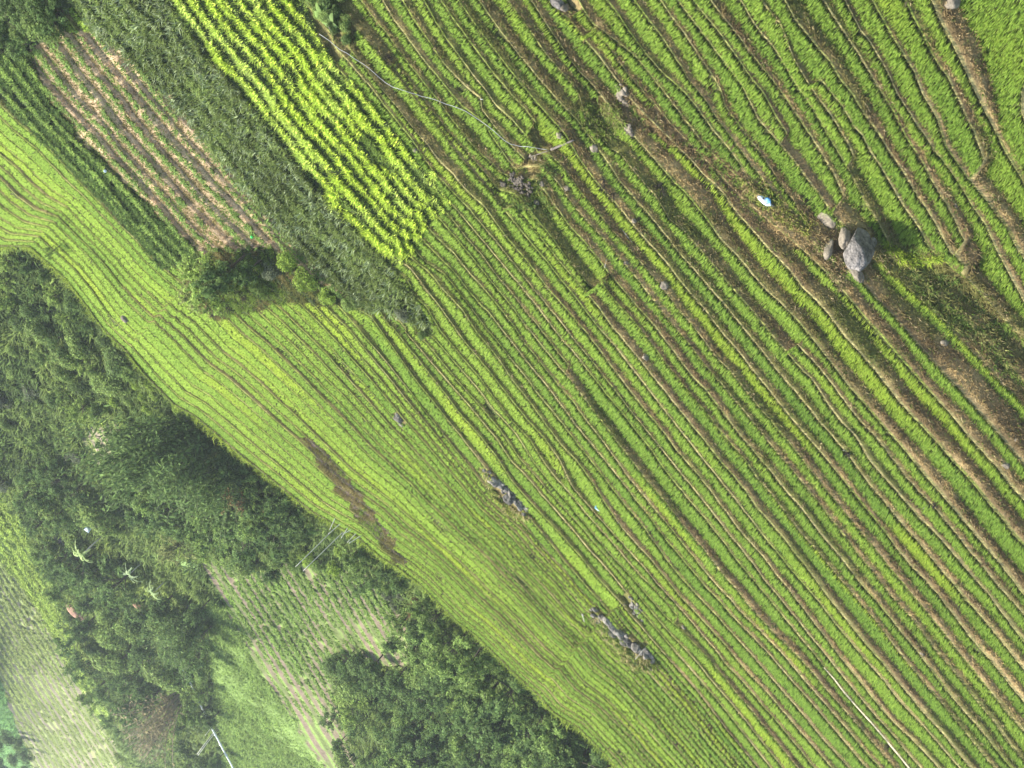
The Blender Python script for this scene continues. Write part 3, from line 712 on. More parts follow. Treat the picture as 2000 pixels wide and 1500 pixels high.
# ------------------------------------------------------------------ field vegetation on the right of the slope (upper left of the picture)
g = np.random.default_rng(202)
leg_p, leg_h, leg_c = [], [], []; corn_p, corn_c, corn_h = [], [], []; bean_p, bean_h, bean_c = [], [], []
for k in range(1, NK - 1):
    z = LZ[k]
    A = hpoint(RC, V[k], LH[k] - .15, z - .05); Bp = hpoint(RC, V[k], RH[k], z)
    Cn = hpoint(RC, V[k + 1], LH[k + 1], LZ[k + 1])
    # the whole strip in two halves
    for (a, b, part) in ((A, Bp, 0), (Bp, Cn, 1)):
        p, t = scatter(a, b, 26, g)
        if not len(p): continue
        X, Y = world_to_xy(p)
        m = in_poly(X, Y, BUSH)
        if m.any():
            q = p[m]; tt = t[m]
            row = fnoise(q[:, 0] * .16 + 3 * k, q[:, 1] * .3, 91)
            wv = fnoise(q[:, 0] * .55 + 7 * k, q[:, 1] * .55, 92)
            crest = ((part == 0) & (tt < .35 + 1.1 * (wv - .3)) & (row > .30)) | ((part == 1) & (tt > 1.45 - 1.1 * wv) & (row > .5))
            hh = np.where(crest, .25 + .55 * wv, .30) * g.uniform(.6, 1.2, len(q))
            nearedge = 0
            c = np.where(crest[:, None], np.array([.40, .50, .075]), np.array([.16, .23, .05]))
            lite = np.clip((fnoise(q[:, 0] * .25, q[:, 1] * .25 + k, 93) - .5) * 3, 0, 1)[:, None]
            c = c * (1 - .45 * lite) + np.array([.46, .54, .20]) * .45 * lite
            leg_p.append(q); leg_h.append(hh); leg_c.append(c)
        m = in_poly(X, Y, CORN)
        if m.any():
            sel = np.where(m)[0]; sel = sel[g.uniform(0, 1, len(sel)) < .55]
            q = p[sel]
            n = fnoise(q[:, 0] * .3, q[:, 1] * .3, 95)[:, None]
            c = np.array([.17, .225, .065]) * (.45 + 1.1 * n)
            hi = g.uniform(0, 1, len(q)) < .22
            c[hi] = np.array([.30, .36, .20])
            corn_p.append(q); corn_c.append(c); corn_h.append(g.uniform(.4, .95, len(q)))
        mb = in_poly(X, Y, BEANBUSH); m2 = in_poly(X, Y, BEANS) & (part == 0) & (t < .34)
        if mb.any():
            q = p[mb]; n = fnoise(q[:, 0] * .35, q[:, 1] * .5, 97)
            lipm = (part == 0) & (t[mb] < .5)
            keep = (n > .36) | lipm
            c = np.where(lipm[:, None], np.array([.27, .38, .09]), np.array([.095, .15, .04])) * (.7 + .6 * n)[:, None]
            bean_p.append(q[keep]); bean_c.append(c[keep]); bean_h.append((np.where(lipm, .36, .5) * g.uniform(.6, 1.3, len(q)))[keep])
        if np.any(m2):
            q = p[m2]; n = fnoise(q[:, 0] * .3, q[:, 1] * .6 + 5 * k, 98)
            keep = n > .30
            c = np.array([.20, .30, .08]) * (.7 + .6 * n)[:, None]
            bean_p.append(q[keep]); bean_c.append(c[keep]); bean_h.append((.30 * g.uniform(.6, 1.4, len(q)))[keep])
def stuff(name, ps, hs, cs, nb, w, lean, label, cat, mat, spread=.12, root=.5, dup=1):
    p = np.concatenate(ps); h = np.concatenate(hs); c = np.concatenate(cs)
    v, q, t, cc = blades(p, h, nb, w, lean, c, g, .22, spread=spread, rootcol=root, tipcol=1.2)
    o = mesh_obj(name, v, [q, t], mat, cols=cc)
    return tag(o, label, cat, kind='stuff')
stuff('legume_hedge', leg_p, leg_h, leg_c, 9, .06, .7, 'yellow green leafy crop in wavy hedge-like rows beside the corn', 'crop', M_RICE, .22)
stuff('corn_field', corn_p, corn_h, corn_c, 8, .065, .7, 'dull green corn standing in a broad band beyond the leafy hedges', 'corn', M_LEAF, .18, .6)
stuff('bean_rows', bean_p, bean_h, bean_c, 7, .07, .8, 'low green bean plants in thin rows across the brown field', 'beans', M_LEAF, .14, .6)
# undergrowth of the woods
n = 26000
x = g.uniform(-60, 1230, n * 2); y = g.uniform(440, 1560, n * 2)
rr, vv_ = to_rv(x, y)
m = vv_ > np.interp(rr, RC, V[NK - 1]) - 40
for q_ in (VF1, VF1B, VF2, VF3, VF4, VF5): m &= ~in_poly(x, y, q_)
x, y = x[m], y[m]; q = vpoint(x, y); q[:, 2] -= .2
nn = fnoise(x * .02, y * .02, 111); n2 = fnoise(x * .08, y * .08, 112)
c = np.array([.11, .17, .05]) * (1 - nn)[:, None] * 1.2 + np.array([.24, .31, .08]) * np.clip(nn - .35, 0, 1)[:, None] * 1.5
c = c * (.6 + .8 * n2)[:, None]
stuff('undergrowth', [q], [g.uniform(.5, 2.2, len(q))], [c], 9, .22, .9, 'low tangled undergrowth filling the valley between the trees', 'undergrowth', M_LEAF, .6, .6)
# far field crops in the valley
fp, fh, fc = [], [], []
for poly, pitch, n, c, sh in ((VF1, 10.2, 22000, (.27, .33, .12), .5), (VF2, 13.6, 18000, (.19, .28, .07), .42), (VF4, 13.6, 2500, (.22, .27, .09), .45), (VF5, 15.3, 9000, (.30, .40, .09), .6)):
    xs = [q[0] for q in poly]; ys = [q[1] for q in poly]
    x = g.uniform(max(min(xs), -50), max(xs), n * 3); y = g.uniform(min(ys), min(max(ys), 1540), n * 3)
    m = in_poly(x, y, poly); x, y = x[m], y[m]
    r_q, v_q = to_rv(x, y); w_q = v_q + TILT * r_q; fr = (w_q / pitch) % 1
    n1 = fnoise(x * .05, y * .05, 121); n2 = fnoise(x * .02 + 3 * np.floor(w_q / pitch), y * .02, 122)
    m = (np.abs(fr - sh * .5) < (.16 + .22 * n2)) & (n1 > .3)
    x, y = x[m][:n], y[m][:n]; q = vpoint(x, y); q[:, 2] -= .15
    fp.append(q); fc.append(np.array(c) * (.6 + .8 * n1[m][:n])[:, None]); fh.append(g.uniform(.2, .6, len(q)))
for poly, n, c, hgt in ((VF3, 9000, (.18, .26, .07), .9), (VF1B, 2500, (.16, .29, .10), 1.2), (VF6, 9000, (.15, .23, .08), .6), (VF7, 4500, (.30, .40, .06), .9), (VF5, 5000, (.26, .34, .08), .55)):
    xs = [q[0] for q in poly]; ys = [q[1] for q in poly]
    x = g.uniform(min(xs), max(xs), n * 3); y = g.uniform(min(ys), max(ys), n * 3)
    m = in_poly(x, y, poly); x, y = x[m][:n], y[m][:n]
    q = vpoint(x, y); q[:, 2] -= .3
    w_ = to_rv(x, y)[1] + TILT * to_rv(x, y)[0]
    n1 = fnoise(x * .07, w_ * .12, 99)
    cc = np.array(c) * (.55 + .9 * n1)[:, None]
    fp.append(q); fc.append(cc); fh.append(hgt * g.uniform(.5, 1.3, len(q)))
stuff('valley_crops', fp, fh, fc, 6, .16, .8, 'hazy green crops and scrub covering the far fields of the valley', 'crops', M_LEAF, .3, .6)

# ------------------------------------------------------------------ trees
def tube(pts, rad, n=6):
    pts = np.asarray(pts, float); v, f = [], []
    for i, p in enumerate(pts):
        d = pts[min(i + 1, len(pts) - 1)] - pts[max(i - 1, 0)]
        d = d / (np.linalg.norm(d) + 1e-9)
        a = np.cross(d, [0, 0, 1.0]) if abs(d[2]) < .95 else np.cross(d, [1.0, 0, 0])
        a /= np.linalg.norm(a); b = np.cross(d, a)
        for j in range(n):
            t = 2 * math.pi * j / n
            v.append(p + rad[i] * (a * math.cos(t) + b * math.sin(t)))
    for i in range(len(pts) - 1):
        for j in range(n):
            f.append((i * n + j, i * n + (j + 1) % n, (i + 1) * n + (j + 1) % n, (i + 1) * n + j))
    v.append(pts[0]); v.append(pts[-1])
    m = len(v)
    for j in range(n):
        f.append((m - 2, (j + 1) % n, j, m - 2)); f.append((m - 1, (len(pts) - 1) * n + j, (len(pts) - 1) * n + (j + 1) % n, m - 1))
    return np.array(v), np.array(f)

def join(parts):
    vs, fs = [], []; o = 0
    for v, f in parts:
        vs.append(v); fs.append(np.asarray(f) + o); o += len(v)
    return np.concatenate(vs), np.concatenate(fs)

def fix_faces(f):
    """degenerate quads (a, b, c, a) become triangles"""
    f = np.asarray(f); t = f[:, 0] == f[:, 3]
    out = []
    if (~t).any(): out.append(f[~t])
    if t.any(): out.append(f[t][:, :3])
    return out

def leaves(cent, rad, n, size, g, col, var=.3, flat=.75, droop=0.0):
    """n leaf clumps on the shells of ellipsoid lobes"""
    k = len(cent); pick = g.choice(k, n, p=(rad.prod(1) ** (2 / 3)) / (rad.prod(1) ** (2 / 3)).sum())
    d = g.normal(0, 1, (n, 3)); d /= np.linalg.norm(d, axis=1)[:, None]
    d[:, 2] = np.abs(d[:, 2]) * np.where(g.uniform(0, 1, n) < .72, 1, -1)
    s = g.uniform(.55, 1.08, n) ** .6
    p = cent[pick] + d * rad[pick] * s[:, None]
    nm = d + g.normal(0, .55, (n, 3)); nm[:, 2] += .35; nm /= np.linalg.norm(nm, axis=1)[:, None]
    a = np.cross(nm, g.normal(0, 1, (n, 3))); a /= np.linalg.norm(a, axis=1)[:, None]
    b = np.cross(nm, a)
    sz = size * g.uniform(.5, 1.35, n)
    a = a * sz[:, None]; b = b * (sz * flat)[:, None]
    tip = nm * (sz * .25)[:, None]; tip[:, 2] -= droop * sz
    v = np.stack([p - a, p - b * .7 + tip * .3, p + a - tip, p + b * .7 + tip * .3], 1).reshape(-1, 3)
    f = np.arange(n)[:, None] * 4 + np.array([[0, 1, 2, 3]])
    lob = g.uniform(.75, 1.25, k)
    c = np.array(col) * (lob[pick] * (1 + g.normal(0, var, n)).clip(.35, 1.9))[:, None]
    return v, f, np.repeat(c, 4, 0)

PROTO = {}
def proto(kind, variant):
    key = (kind, variant)
    if key in PROTO: return PROTO[key]
    g = np.random.default_rng(hash_kind(kind) * 10 + variant)
    C = dict(dark=(.105, .165, .050), mid=(.155, .225, .060), light=(.21, .29, .07), yellow=(.22, .30, .038), pale=(.22, .245, .09), brown=(.20, .15, .07),
             bush_dark=(.105, .160, .048), bush_mid=(.17, .24, .065), bush_yellow=(.20, .285, .05), bush_grey=(.125, .145, .085))
    if kind.startswith('bush'):
        k = 9
        az = g.uniform(0, 6.28, k); rr = g.uniform(0, .42, k)
        cent = np.stack([np.cos(az) * rr, np.sin(az) * rr, g.uniform(.25, .68, k)], 1)
        rad = np.stack([g.uniform(.2, .34, k)] * 2 + [g.uniform(.18, .32, k)], 1)
        v, f, c = leaves(cent, rad, 2000, .040, g, C[kind], .36)
        PROTO[key] = [('foliage', v, [f], c, M_LEAF)]
    elif kind in ('bamboo', 'dry_bamboo'):
        st = []; lv = []
        for i in range(26):
            a = g.uniform(0, 6.28); sp = g.uniform(.05, .55); H = g.uniform(.7, 1.05)
            d = np.array([math.cos(a), math.sin(a), 0]); b0 = d * g.uniform(0, .08)
            t = np.linspace(0, 1, 7)[:, None]
            pts = b0 + d * (sp * t ** 1.7) + np.array([0, 0, H]) * (t - .10 * sp * t ** 3)
            st.append(tube(pts, np.linspace(.0075, .002, 7), 4))
            nl = 120 if kind == 'bamboo' else 26
            u = g.uniform(.30, 1, nl)
            pp = b0 + d * (sp * u ** 1.7)[:, None] + np.array([0, 0, H]) * (u - .10 * sp * u ** 3)[:, None] + g.normal(0, .035, (nl, 3))
            lv.append(pp)
        pp = np.concatenate(lv); n = len(pp)
        dirn = g.normal(0, 1, (n, 3)); dirn[:, 2] -= .6; dirn /= np.linalg.norm(dirn, axis=1)[:, None]
        b = np.cross(dirn, g.normal(0, 1, (n, 3))); b /= np.linalg.norm(b, axis=1)[:, None]
        L = g.uniform(.03, .065, n)[:, None]
        v = np.stack([pp, pp + dirn * L * .5 - b * L * .18, pp + dirn * L, pp + dirn * L * .5 + b * L * .18], 1).reshape(-1, 3)
        f = np.arange(n)[:, None] * 4 + np.array([[0, 1, 2, 3]])
        base = (.115, .175, .055) if kind == 'bamboo' else (.20, .175, .095)
        c = np.repeat(np.array(base) * (1 + g.normal(0, .3, n)).clip(.4, 1.9)[:, None], 4, 0)
        sv, sf = join(st)
        PROTO[key] = [('stems', sv, fix_faces(sf), None, M_CULM if kind == 'bamboo' else M_DRYCULM), ('foliage', v, [f], c, M_LEAF)]
    else:
        k = 26; tall = variant == 1
        az = g.uniform(0, 6.28, k) + np.arange(k) * 2.4; rr = g.uniform(.05, .40, k) * (.62 if tall else 1.1)
        zz = g.uniform(.34, .90, k); zz[0] = .93; rr[0] = .03
        rr = rr * (1.3 - np.abs(zz - .5) * 1.1)
        off = g.normal(0, .06, 2)
        cent = np.stack([np.cos(az) * rr + off[0] * zz, np.sin(az) * rr + off[1] * zz, zz], 1)
        rad = np.stack([g.uniform(.05, .15, k), g.uniform(.05, .15, k), g.uniform(.045, .11, k)], 1)
        v, f, c = leaves(cent, rad, 2200, .024, g, C[kind], .42)
        # sprays of foliage along outer twigs: a broken, feathery outline
        ns = 46; pv = []
        for i in range(ns):
            b0 = cent[int(g.integers(0, k))]; d0 = b0 - np.array([0, 0, .35]); d0 = d0 / np.linalg.norm(d0) + g.normal(0, .35, 3); d0[2] += .2
            L_ = g.uniform(.10, .26); u = g.uniform(0, 1, 44) ** .8
            q = b0 + d0 * (L_ * u)[:, None] + g.normal(0, .016, (44, 3)); q[:, 2] -= .10 * L_ / .2 * u ** 2
            pv.append(q)
        q = np.concatenate(pv); n = len(q); dr = g.normal(0, 1, (n, 3)); dr /= np.linalg.norm(dr, axis=1)[:, None]
        bb = np.cross(dr, g.normal(0, 1, (n, 3))); bb /= np.linalg.norm(bb, axis=1)[:, None]; s_ = .021 * g.uniform(.5, 1.3, n)[:, None]
        v2 = np.stack([q - dr * s_, q - bb * s_ * .5, q + dr * s_, q + bb * s_ * .5], 1).reshape(-1, 3)
        f2 = np.arange(n)[:, None] * 4 + np.array([[0, 1, 2, 3]]) + len(v)
        c2 = np.repeat(np.array(C[kind]) * 1.15 * np.repeat(g.uniform(.65, 1.4, ns), 44)[:, None] * g.uniform(.7, 1.3, n)[:, None], 4, 0)
        v = np.concatenate([v, v2]); f = np.concatenate([f, f2]); c = np.concatenate([c, c2])
        st = [tube(np.array([(0, 0, -.06), (.01, .01, .2), (.0, .02, .45), (.01, 0, .75)]), [.030, .024, .016, .005], 7)]
        for i in range(12):
            b0 = np.array([0, .01, g.uniform(.25, .55)]); e = cent[i]
            st.append(tube(np.array([b0, (b0 + e) / 2 + np.array([0, 0, -.02]), e]), [.011, .007, .002], 5))
        sv, sf = join(st)
        PROTO[key] = [('trunk', sv, fix_faces(sf), None, M_BARK), ('crown', v, [f], c, M_LEAF)]
    out = []
    for nm, v, f, c, m in PROTO[key]:
        o = mesh_obj(nm, v, f, m, cols=c, link=False)
        out.append((nm, o.data)); bpy.data.objects.remove(o)
    PROTO[key] = out
    return out
KIDS = ['dark', 'mid', 'light', 'yellow', 'pale', 'brown', 'bush_dark', 'bush_mid', 'bush_yellow', 'bush_grey', 'bamboo', 'dry_bamboo']
def hash_kind(k): return KIDS.index(k) + 3
M_CULM = mat_attr('green_culm', .6, 0, None, 0, attr=False, base=(.09, .12, .04))
M_DRYCULM = mat_attr('dry_culm', .8, 0, None, 0, attr=False, base=(.26, .215, .14))
NAMES = dict(dark='broadleaf_tree', mid='broadleaf_tree', light='broadleaf_tree', yellow='broadleaf_tree', pale='broadleaf_tree', brown='broadleaf_tree',
             bush_dark='shrub', bush_mid='shrub', bush_yellow='shrub', bush_grey='shrub', bamboo='bamboo_clump', dry_bamboo='bamboo_clump')
CATS = dict(broadleaf_tree='tree', shrub='shrub', bamboo_clump='bamboo')
tg = np.random.default_rng(77)
NTREE = [0]
CLEAR = [(186, 1064, 40), (172, 1018, 24), (300, 1150, 30), (318, 1148, 28), (400, 1450, 34), (430, 1450, 26), (262, 1118, 26), (350, 1295, 26), (372, 1320, 18), (112, 1046, 26), (345, 1072, 38), (278, 1170, 26), (150, 1190, 30), (475, 962, 34), (528, 1000, 24), (625, 1060, 34)]
def plant(kind, x, y, Hpx, label, group=None, wide=1.0, on='valley', lean=0.0, sink=.15):
    """base at picture position (x, y); Hpx = height in picture pixels"""
    p = vpoint(x, y) if on == 'valley' else hpt(x, y)
    p = np.array(p, float)
    Hm = Hpx / depth_scale(p) / .93
    p[2] -= sink * Hm * .3
    nm = NAMES[kind]; var = int(tg.integers(0, 3))
    root = empty(nm, tuple(p), tg.uniform(0, 6.28))
    root.scale = (Hm * wide * tg.uniform(.9, 1.1), Hm * wide * tg.uniform(.9, 1.1), Hm)
    if lean: root.rotation_euler = (0, lean, 0.0)
    for pn, me in proto(kind, var):
        o = bpy.data.objects.new(pn, me); COL.objects.link(o); o.parent = root
    tag(root, label, CATS[nm], group)
    NTREE[0] += 1
    return root

def fill(poly, spacing, kinds, hr, label, group, on='valley', seed=0, wide=1.0, cat=None):
    gg = np.random.default_rng(900 + seed)
    xs = [q[0] for q in poly]; ys = [q[1] for q in poly]; pts = []
    cx_ = gg.uniform(min(xs), max(xs), 4000); cy_ = gg.uniform(min(ys), max(ys), 4000)
    ok = in_poly(cx_, cy_, poly)
    for a, b, rr_ in CLEAR: ok &= (cx_ - a) ** 2 + (cy_ - b) ** 2 > rr_ ** 2
    for x, y in zip(cx_[ok], cy_[ok]):
        if any((x - a) ** 2 + (y - b) ** 2 < spacing ** 2 for a, b in pts): continue
        pts.append((float(x), float(y)))
    for x, y in pts:
        H = gg.uniform(*hr); kd = kinds[int(gg.integers(0, len(kinds)))]
        lb = label[kd] if isinstance(label, dict) else label
        plant(kd, x + .69 * H * .5, y - .7238 * H * .5, H, lb, group, wide * gg.uniform(.85, 1.2), on)

# woods beyond the crest (crowns fill these areas)
fill(P('55,895 130,930 190,990 225,1050 205,1110 260,1170 330,1170 395,1180 400,1280 350,1300 300,1370 250,1370 205,1400 180,1330 145,1230 120,1150 85,1060 60,980'), 30,
     ['dark', 'dark', 'mid', 'dark', 'bush_mid'], (44, 84),
     dict(dark='dark green tree in the hollow wood below the far hill', mid='mid green tree in the hollow wood below the far hill', bush_mid='green shrub in the hollow wood below the far hill'),
     'wood in the hollow below the far hill', seed=1)
fill(P('880,1230 960,1300 1060,1390 1180,1490 1240,1560 700,1560 760,1440 860,1400'), 34, ['dark', 'dark', 'dark', 'mid'], (80, 130),
     dict(dark='tall dark tree of the wood that closes the lower end of the rice slope', mid='tall mid green tree of the wood that closes the lower end of the rice slope'),
     'tall wood behind the lower crest', seed=2)
fill(P('720,1320 830,1310 900,1360 860,1430 760,1480 690,1540 640,1420 680,1340'), 34, ['mid', 'dark', 'light', 'bush_mid'], (40, 75),
     dict(dark='dark round tree on the bank below the striped field', mid='mid green tree on the bank below the striped field', light='pale green tree on the bank below the striped field', bush_mid='green shrub on the bank below the striped field'),
     'scrub bank below the striped field', seed=3)
fill(P('650,1275 720,1290 800,1325 880,1370 870,1400 790,1370 710,1330 650,1300'), 24, ['dark', 'bush_dark'], (36, 56),
     dict(dark='dark tree in the hedge along the lower edge of the striped field', bush_dark='dark shrub in the hedge along the lower edge of the striped field'), 'hedge below the striped field', seed=4)
fill(P('760,1205 830,1180 900,1240 950,1300 900,1330 820,1310 770,1260'), 32, ['mid', 'dark', 'mid'], (56, 84),
     dict(dark='dark tree right against the crest below the brown shrubs', mid='mid green tree right against the crest below the brown shrubs'), 'trees against the crest below the brown shrubs', seed=5)
fill(P('690,1080 740,1095 790,1125 770,1145 720,1150 690,1130'), 24, ['dark', 'dark', 'mid'], (44, 66),
     dict(dark='dark tree behind the crest beside the dry gully strip', mid='green tree behind the crest beside the dry gully strip'), 'trees behind the crest by the dry strip', seed=6)
fill(P('760,1150 830,1160 860,1195 800,1220 750,1190'), 22, ['bush_grey', 'brown', 'bush_grey'], (22, 36),
     dict(brown='brownish scrub tree behind the crest', bush_grey='grey green scrub bush behind the crest'), 'brownish scrub behind the crest', seed=7)
fill(P('250,850 330,850 400,825 480,905 560,985 600,1010 560,1060 450,1060 380,1030 300,1020 250,960'), 33, ['dark', 'dark', 'mid', 'dark'], (60, 95),
     dict(dark='dark tree of the grove behind the middle of the crest', mid='mid green tree of the grove behind the middle of the crest'), 'grove behind the middle of the crest', seed=8)
fill(P('300,1000 380,1040 450,1060 560,1070 600,1090 520,1125 430,1085 380,1075 320,1040'), 30, ['mid', 'bush_mid', 'light', 'dark'], (34, 56),
     dict(dark='dark tree on the far side of the middle grove', mid='mid green tree on the far side of the middle grove', light='light green tree on the far side of the middle grove', bush_mid='green shrub on the far side of the middle grove'),
     'far side of the middle grove', seed=9)
fill(P('580,1000 620,1010 690,1060 690,1090 640,1120 590,1080 560,1050'), 25, ['bush_mid', 'mid', 'bush_yellow', 'bush_dark'], (26, 46),
     dict(bush_mid='green shrub around the two tall pale poles', mid='small green tree around the two tall pale poles', bush_yellow='yellow green shrub around the two tall pale poles', bush_dark='dark shrub around the two tall pale poles'),
     'shrubs around the pale poles', seed=10)
fill(P('0,500 60,490 110,530 160,600 225,690 290,735 215,745 200,830 140,790 90,700 40,600 0,590'), 31, ['dark', 'bush_mid', 'mid', 'bush_dark', 'light'], (34, 58),
     dict(dark='dark tree behind the upper crest', mid='mid green tree behind the upper crest', light='pale leaved tree behind the upper crest', bush_mid='green shrub behind the upper crest', bush_dark='dark shrub behind the upper crest'),
     'thicket behind the upper crest', seed=11)
fill(P('-20,590 40,620 80,720 140,800 170,860 150,900 60,790 -20,690'), 46, ['bush_mid', 'bush_grey', 'bush_dark'], (20, 38),
     dict(bush_mid='green shrub on the hazy slope under the thicket', bush_grey='grey green shrub on the hazy slope under the thicket', bush_dark='dark shrub on the hazy slope under the thicket'), 'scattered shrubs on the hazy slope', seed=12)
fill(P('-20,740 60,820 110,930 60,990 -20,940'), 44, ['mid', 'bush_mid', 'dark', 'bush_grey'], (26, 48),
     dict(dark='dark tree at the hazy left edge of the valley', mid='green tree at the hazy left edge of the valley', bush_mid='green shrub at the hazy left edge of the valley', bush_grey='grey green shrub at the hazy left edge of the valley'),
     'hazy trees at the left edge', seed=13)
fill(P('210,735 300,748 375,822 365,850 300,858 240,832 206,780'), 23, ['bush_yellow', 'bush_yellow', 'bush_mid'], (18, 30),
     dict(bush_yellow='bright yellow green shrub in the sunny patch behind the crest', bush_mid='green shrub in the sunny patch behind the crest'), 'sunny shrub patch behind the crest', seed=14)
fill(P('-20,1400 30,1440 70,1520 -20,1520'), 22, ['bush_dark', 'bush_mid'], (18, 30),
     dict(bush_dark='dark shrub in the hazy far corner', bush_mid='green shrub in the hazy far corner'), 'shrubs in the hazy far corner', seed=15)
fill(P('330,1300 400,1290 420,1400 440,1500 360,1500 350,1420'), 26, ['bush_dark', 'dark', 'bush_mid', 'mid'], (28, 52),
     dict(dark='dark tree beside the long pale pipe', mid='green tree beside the long pale pipe', bush_dark='dark shrub beside the long pale pipe', bush_mid='green shrub beside the long pale pipe'), 'growth beside the pale pipe', seed=16)
fill(P('430,840 520,915 600,985 690,1050 780,1115 850,1175 900,1225 885,1232 820,1160 740,1105 650,1045 560,980 480,915 400,835'), 26, ['bush_mid', 'bush_yellow', 'bush_dark', 'bush_mid'], (16, 30),
     dict(bush_mid='low green shrub just over the crest of the rice', bush_yellow='low yellow green shrub just over the crest of the rice', bush_dark='low dark shrub just over the crest of the rice'), 'low shrubs along the crest', seed=17)
fill(P('230,1090 340,1130 400,1160 405,1190 330,1180 240,1140'), 26, ['bush_mid', 'bush_grey'], (18, 34),
     dict(bush_mid='green shrub under the upper edge of the hollow wood', bush_grey='grey green shrub under the upper edge of the hollow wood'), 'shrubs at the upper edge of the hollow', seed=18)
# single trees
plant('brown', 503, 928, 84, 'rounded brown-leaved tree in front of the dark middle grove', wide=.95)
plant('yellow', 556, 972, 62, 'small sunlit yellow green tree leaning out beside the brown-leaved tree', wide=.7)
plant('dark', 606, 975, 96, 'dark dense tree just left of the two pale poles')
plant('pale', 372, 1044, 66, 'pale yellowish tree with a deep shadow standing alone beyond the grove', wide=.9)
plant('bamboo', 428, 822, 215, 'dark feathery bamboo clump at the upper end of the middle grove', wide=1.0)
plant('bamboo', 400, 815, 265, 'tall bamboo clump leaning over the small striped plot', wide=.6, lean=.22)
plant('bamboo', 480, 885, 175, 'green bamboo clump behind the brown-leaved tree', wide=1.0)
plant('dry_bamboo', 365, 1348, 150, 'big fan of dry brown bamboo stems at the foot of the far hill', wide=1.15)
plant('dry_bamboo', 342, 1392, 110, 'smaller fan of dry brown stems beside the big dry bamboo', wide=1.1)
plant('bamboo', 400, 1195, 120, 'bamboo clump with arching stems at the edge of the green corn patch', wide=1.1)
plant('light', 120, 478, 40, 'scraggly little tree on the crest at the corner of the upper rice', on='hill', wide=.7)
# tree group on the slope between beans and rice
plant('dark', 478, 498, 112, 'dark leafy tree at the lower corner of the brown bean field', on='hill')
plant('light', 456, 520, 112, 'olive green tree in front of the dark tree by the bean field', on='hill')
plant('pale', 440, 532, 100, 'pale green tree hanging over the rice below the bean field', on='hill', wide=.95)
plant('dark', 512, 506, 70, 'small dark tree beside the round grey green bush', on='hill')
plant('bush_grey', 546, 522, 46, 'round grey green bush between the dark trees and the lime bushes', on='hill', wide=.8)
plant('bush_mid', 518, 548, 40, 'green bush in front of the round grey green bush', on='hill')
plant('bush_yellow', 575, 496, 46, 'upper of two rounded lime green bushes at the bean field corner', on='hill', wide=.9)
plant('bush_yellow', 612, 532, 50, 'lower of two rounded lime green bushes at the bean field corner', on='hill', wide=.9)
plant('bush_yellow', 648, 572, 30, 'small lime bush beside the lower end of the corn', on='hill', wide=1.1)
plant('bush_mid', 690, 590, 26, 'small green bush at the tip of the corn field', on='hill', wide=1.2)
plant('bush_dark', 835, 645, 26, 'dark bush at the lower tip of the corn band', on='hill', wide=.8)
plant('bush_grey', 790, 610, 22, 'grey green weed bush below the corn tip', on='hill', wide=1.3)
fill(P('0,0 140,0 110,55 60,100 0,118'), 24, ['bush_dark', 'dark', 'bush_mid'], (34, 60),
     dict(dark='dark tree in the top left corner above the bean field', bush_dark='dark shrub in the top left corner above the bean field', bush_mid='green shrub in the top left corner above the bean field'), 'dark growth in the top left corner', on='hill', seed=20)
fill(P('600,-10 665,-10 690,60 680,100 640,60'), 22, ['bush_mid', 'bush_dark'], (22, 36),
     dict(bush_mid='leafy green shrub at the path end beside the first narrow terrace', bush_dark='dark shrub at the path end beside the first narrow terrace'), 'shrubs at the path end', on='hill', seed=21)
print('trees', NTREE[0])
# ------------------------------------------------------------------ rocks, stones and small things
import bmesh
def ico(sub=4):
    bm = bmesh.new(); bmesh.ops.create_icosphere(bm, subdivisions=sub, radius=1.0)
    v = np.array([q.co[:] for q in bm.verts]); f = np.array([[a.index for a in q.verts] for q in bm.faces]); bm.free()
    return v, f
ICO4, ICO3, ICO2 = ico(5), ico(4), ico(3)
def n3(p, sc, seed):
    return (fnoise(p[:, 0] * sc + seed, p[:, 1] * sc + 3.1 * seed + p[:, 2] * .7 * sc, seed) + fnoise(p[:, 2] * sc - seed, p[:, 0] * sc + 9 + p[:, 1] * .6 * sc, seed + 4)) * .5
def rockshape(dim, seed, src=ICO3, facets=7, rough=.35):
    v, f = src; v = v.copy()
    gg = np.random.default_rng(seed)
    for _ in range(facets):                      # split faces, as granite breaks
        n = gg.normal(0, 1, 3); n /= np.linalg.norm(n); d = gg.uniform(.62, .9)
        s = v @ n; v = v - np.clip(s - d, 0, None)[:, None] * n * .92
    v = v * (1 + rough * (n3(v, 1.6, seed) - .5) + .10 * (n3(v, 5.0, seed + 2) - .5) + .045 * (n3(v, 13.0, seed + 5) - .5))[:, None]
    return v * np.array(dim), f
def rotm(ax, a):
    from mathutils import Matrix
    return np.array(Matrix.Rotation(a, 3, ax))
def rock(x, y, dim, seed, mat, label, name='boulder', cat='rock', rz=0, lean=0.0, sink=.35, on='hill', group=None, src=ICO3, facets=7, leany=0.0):
    v, f = rockshape(dim, seed, src, facets)
    R = rotm('Z', rz) @ rotm('Y', lean) @ rotm('X', leany)
    v = v @ R.T
    p = hpt(x, y) if on == 'hill' else vpoint(x, y)
    v[:, 2] += dim[2] * (1 - sink)
    o = mesh_obj(name, v, [f], mat, smooth=True); o.location = tuple(p)
    return tag(o, label, cat, group)
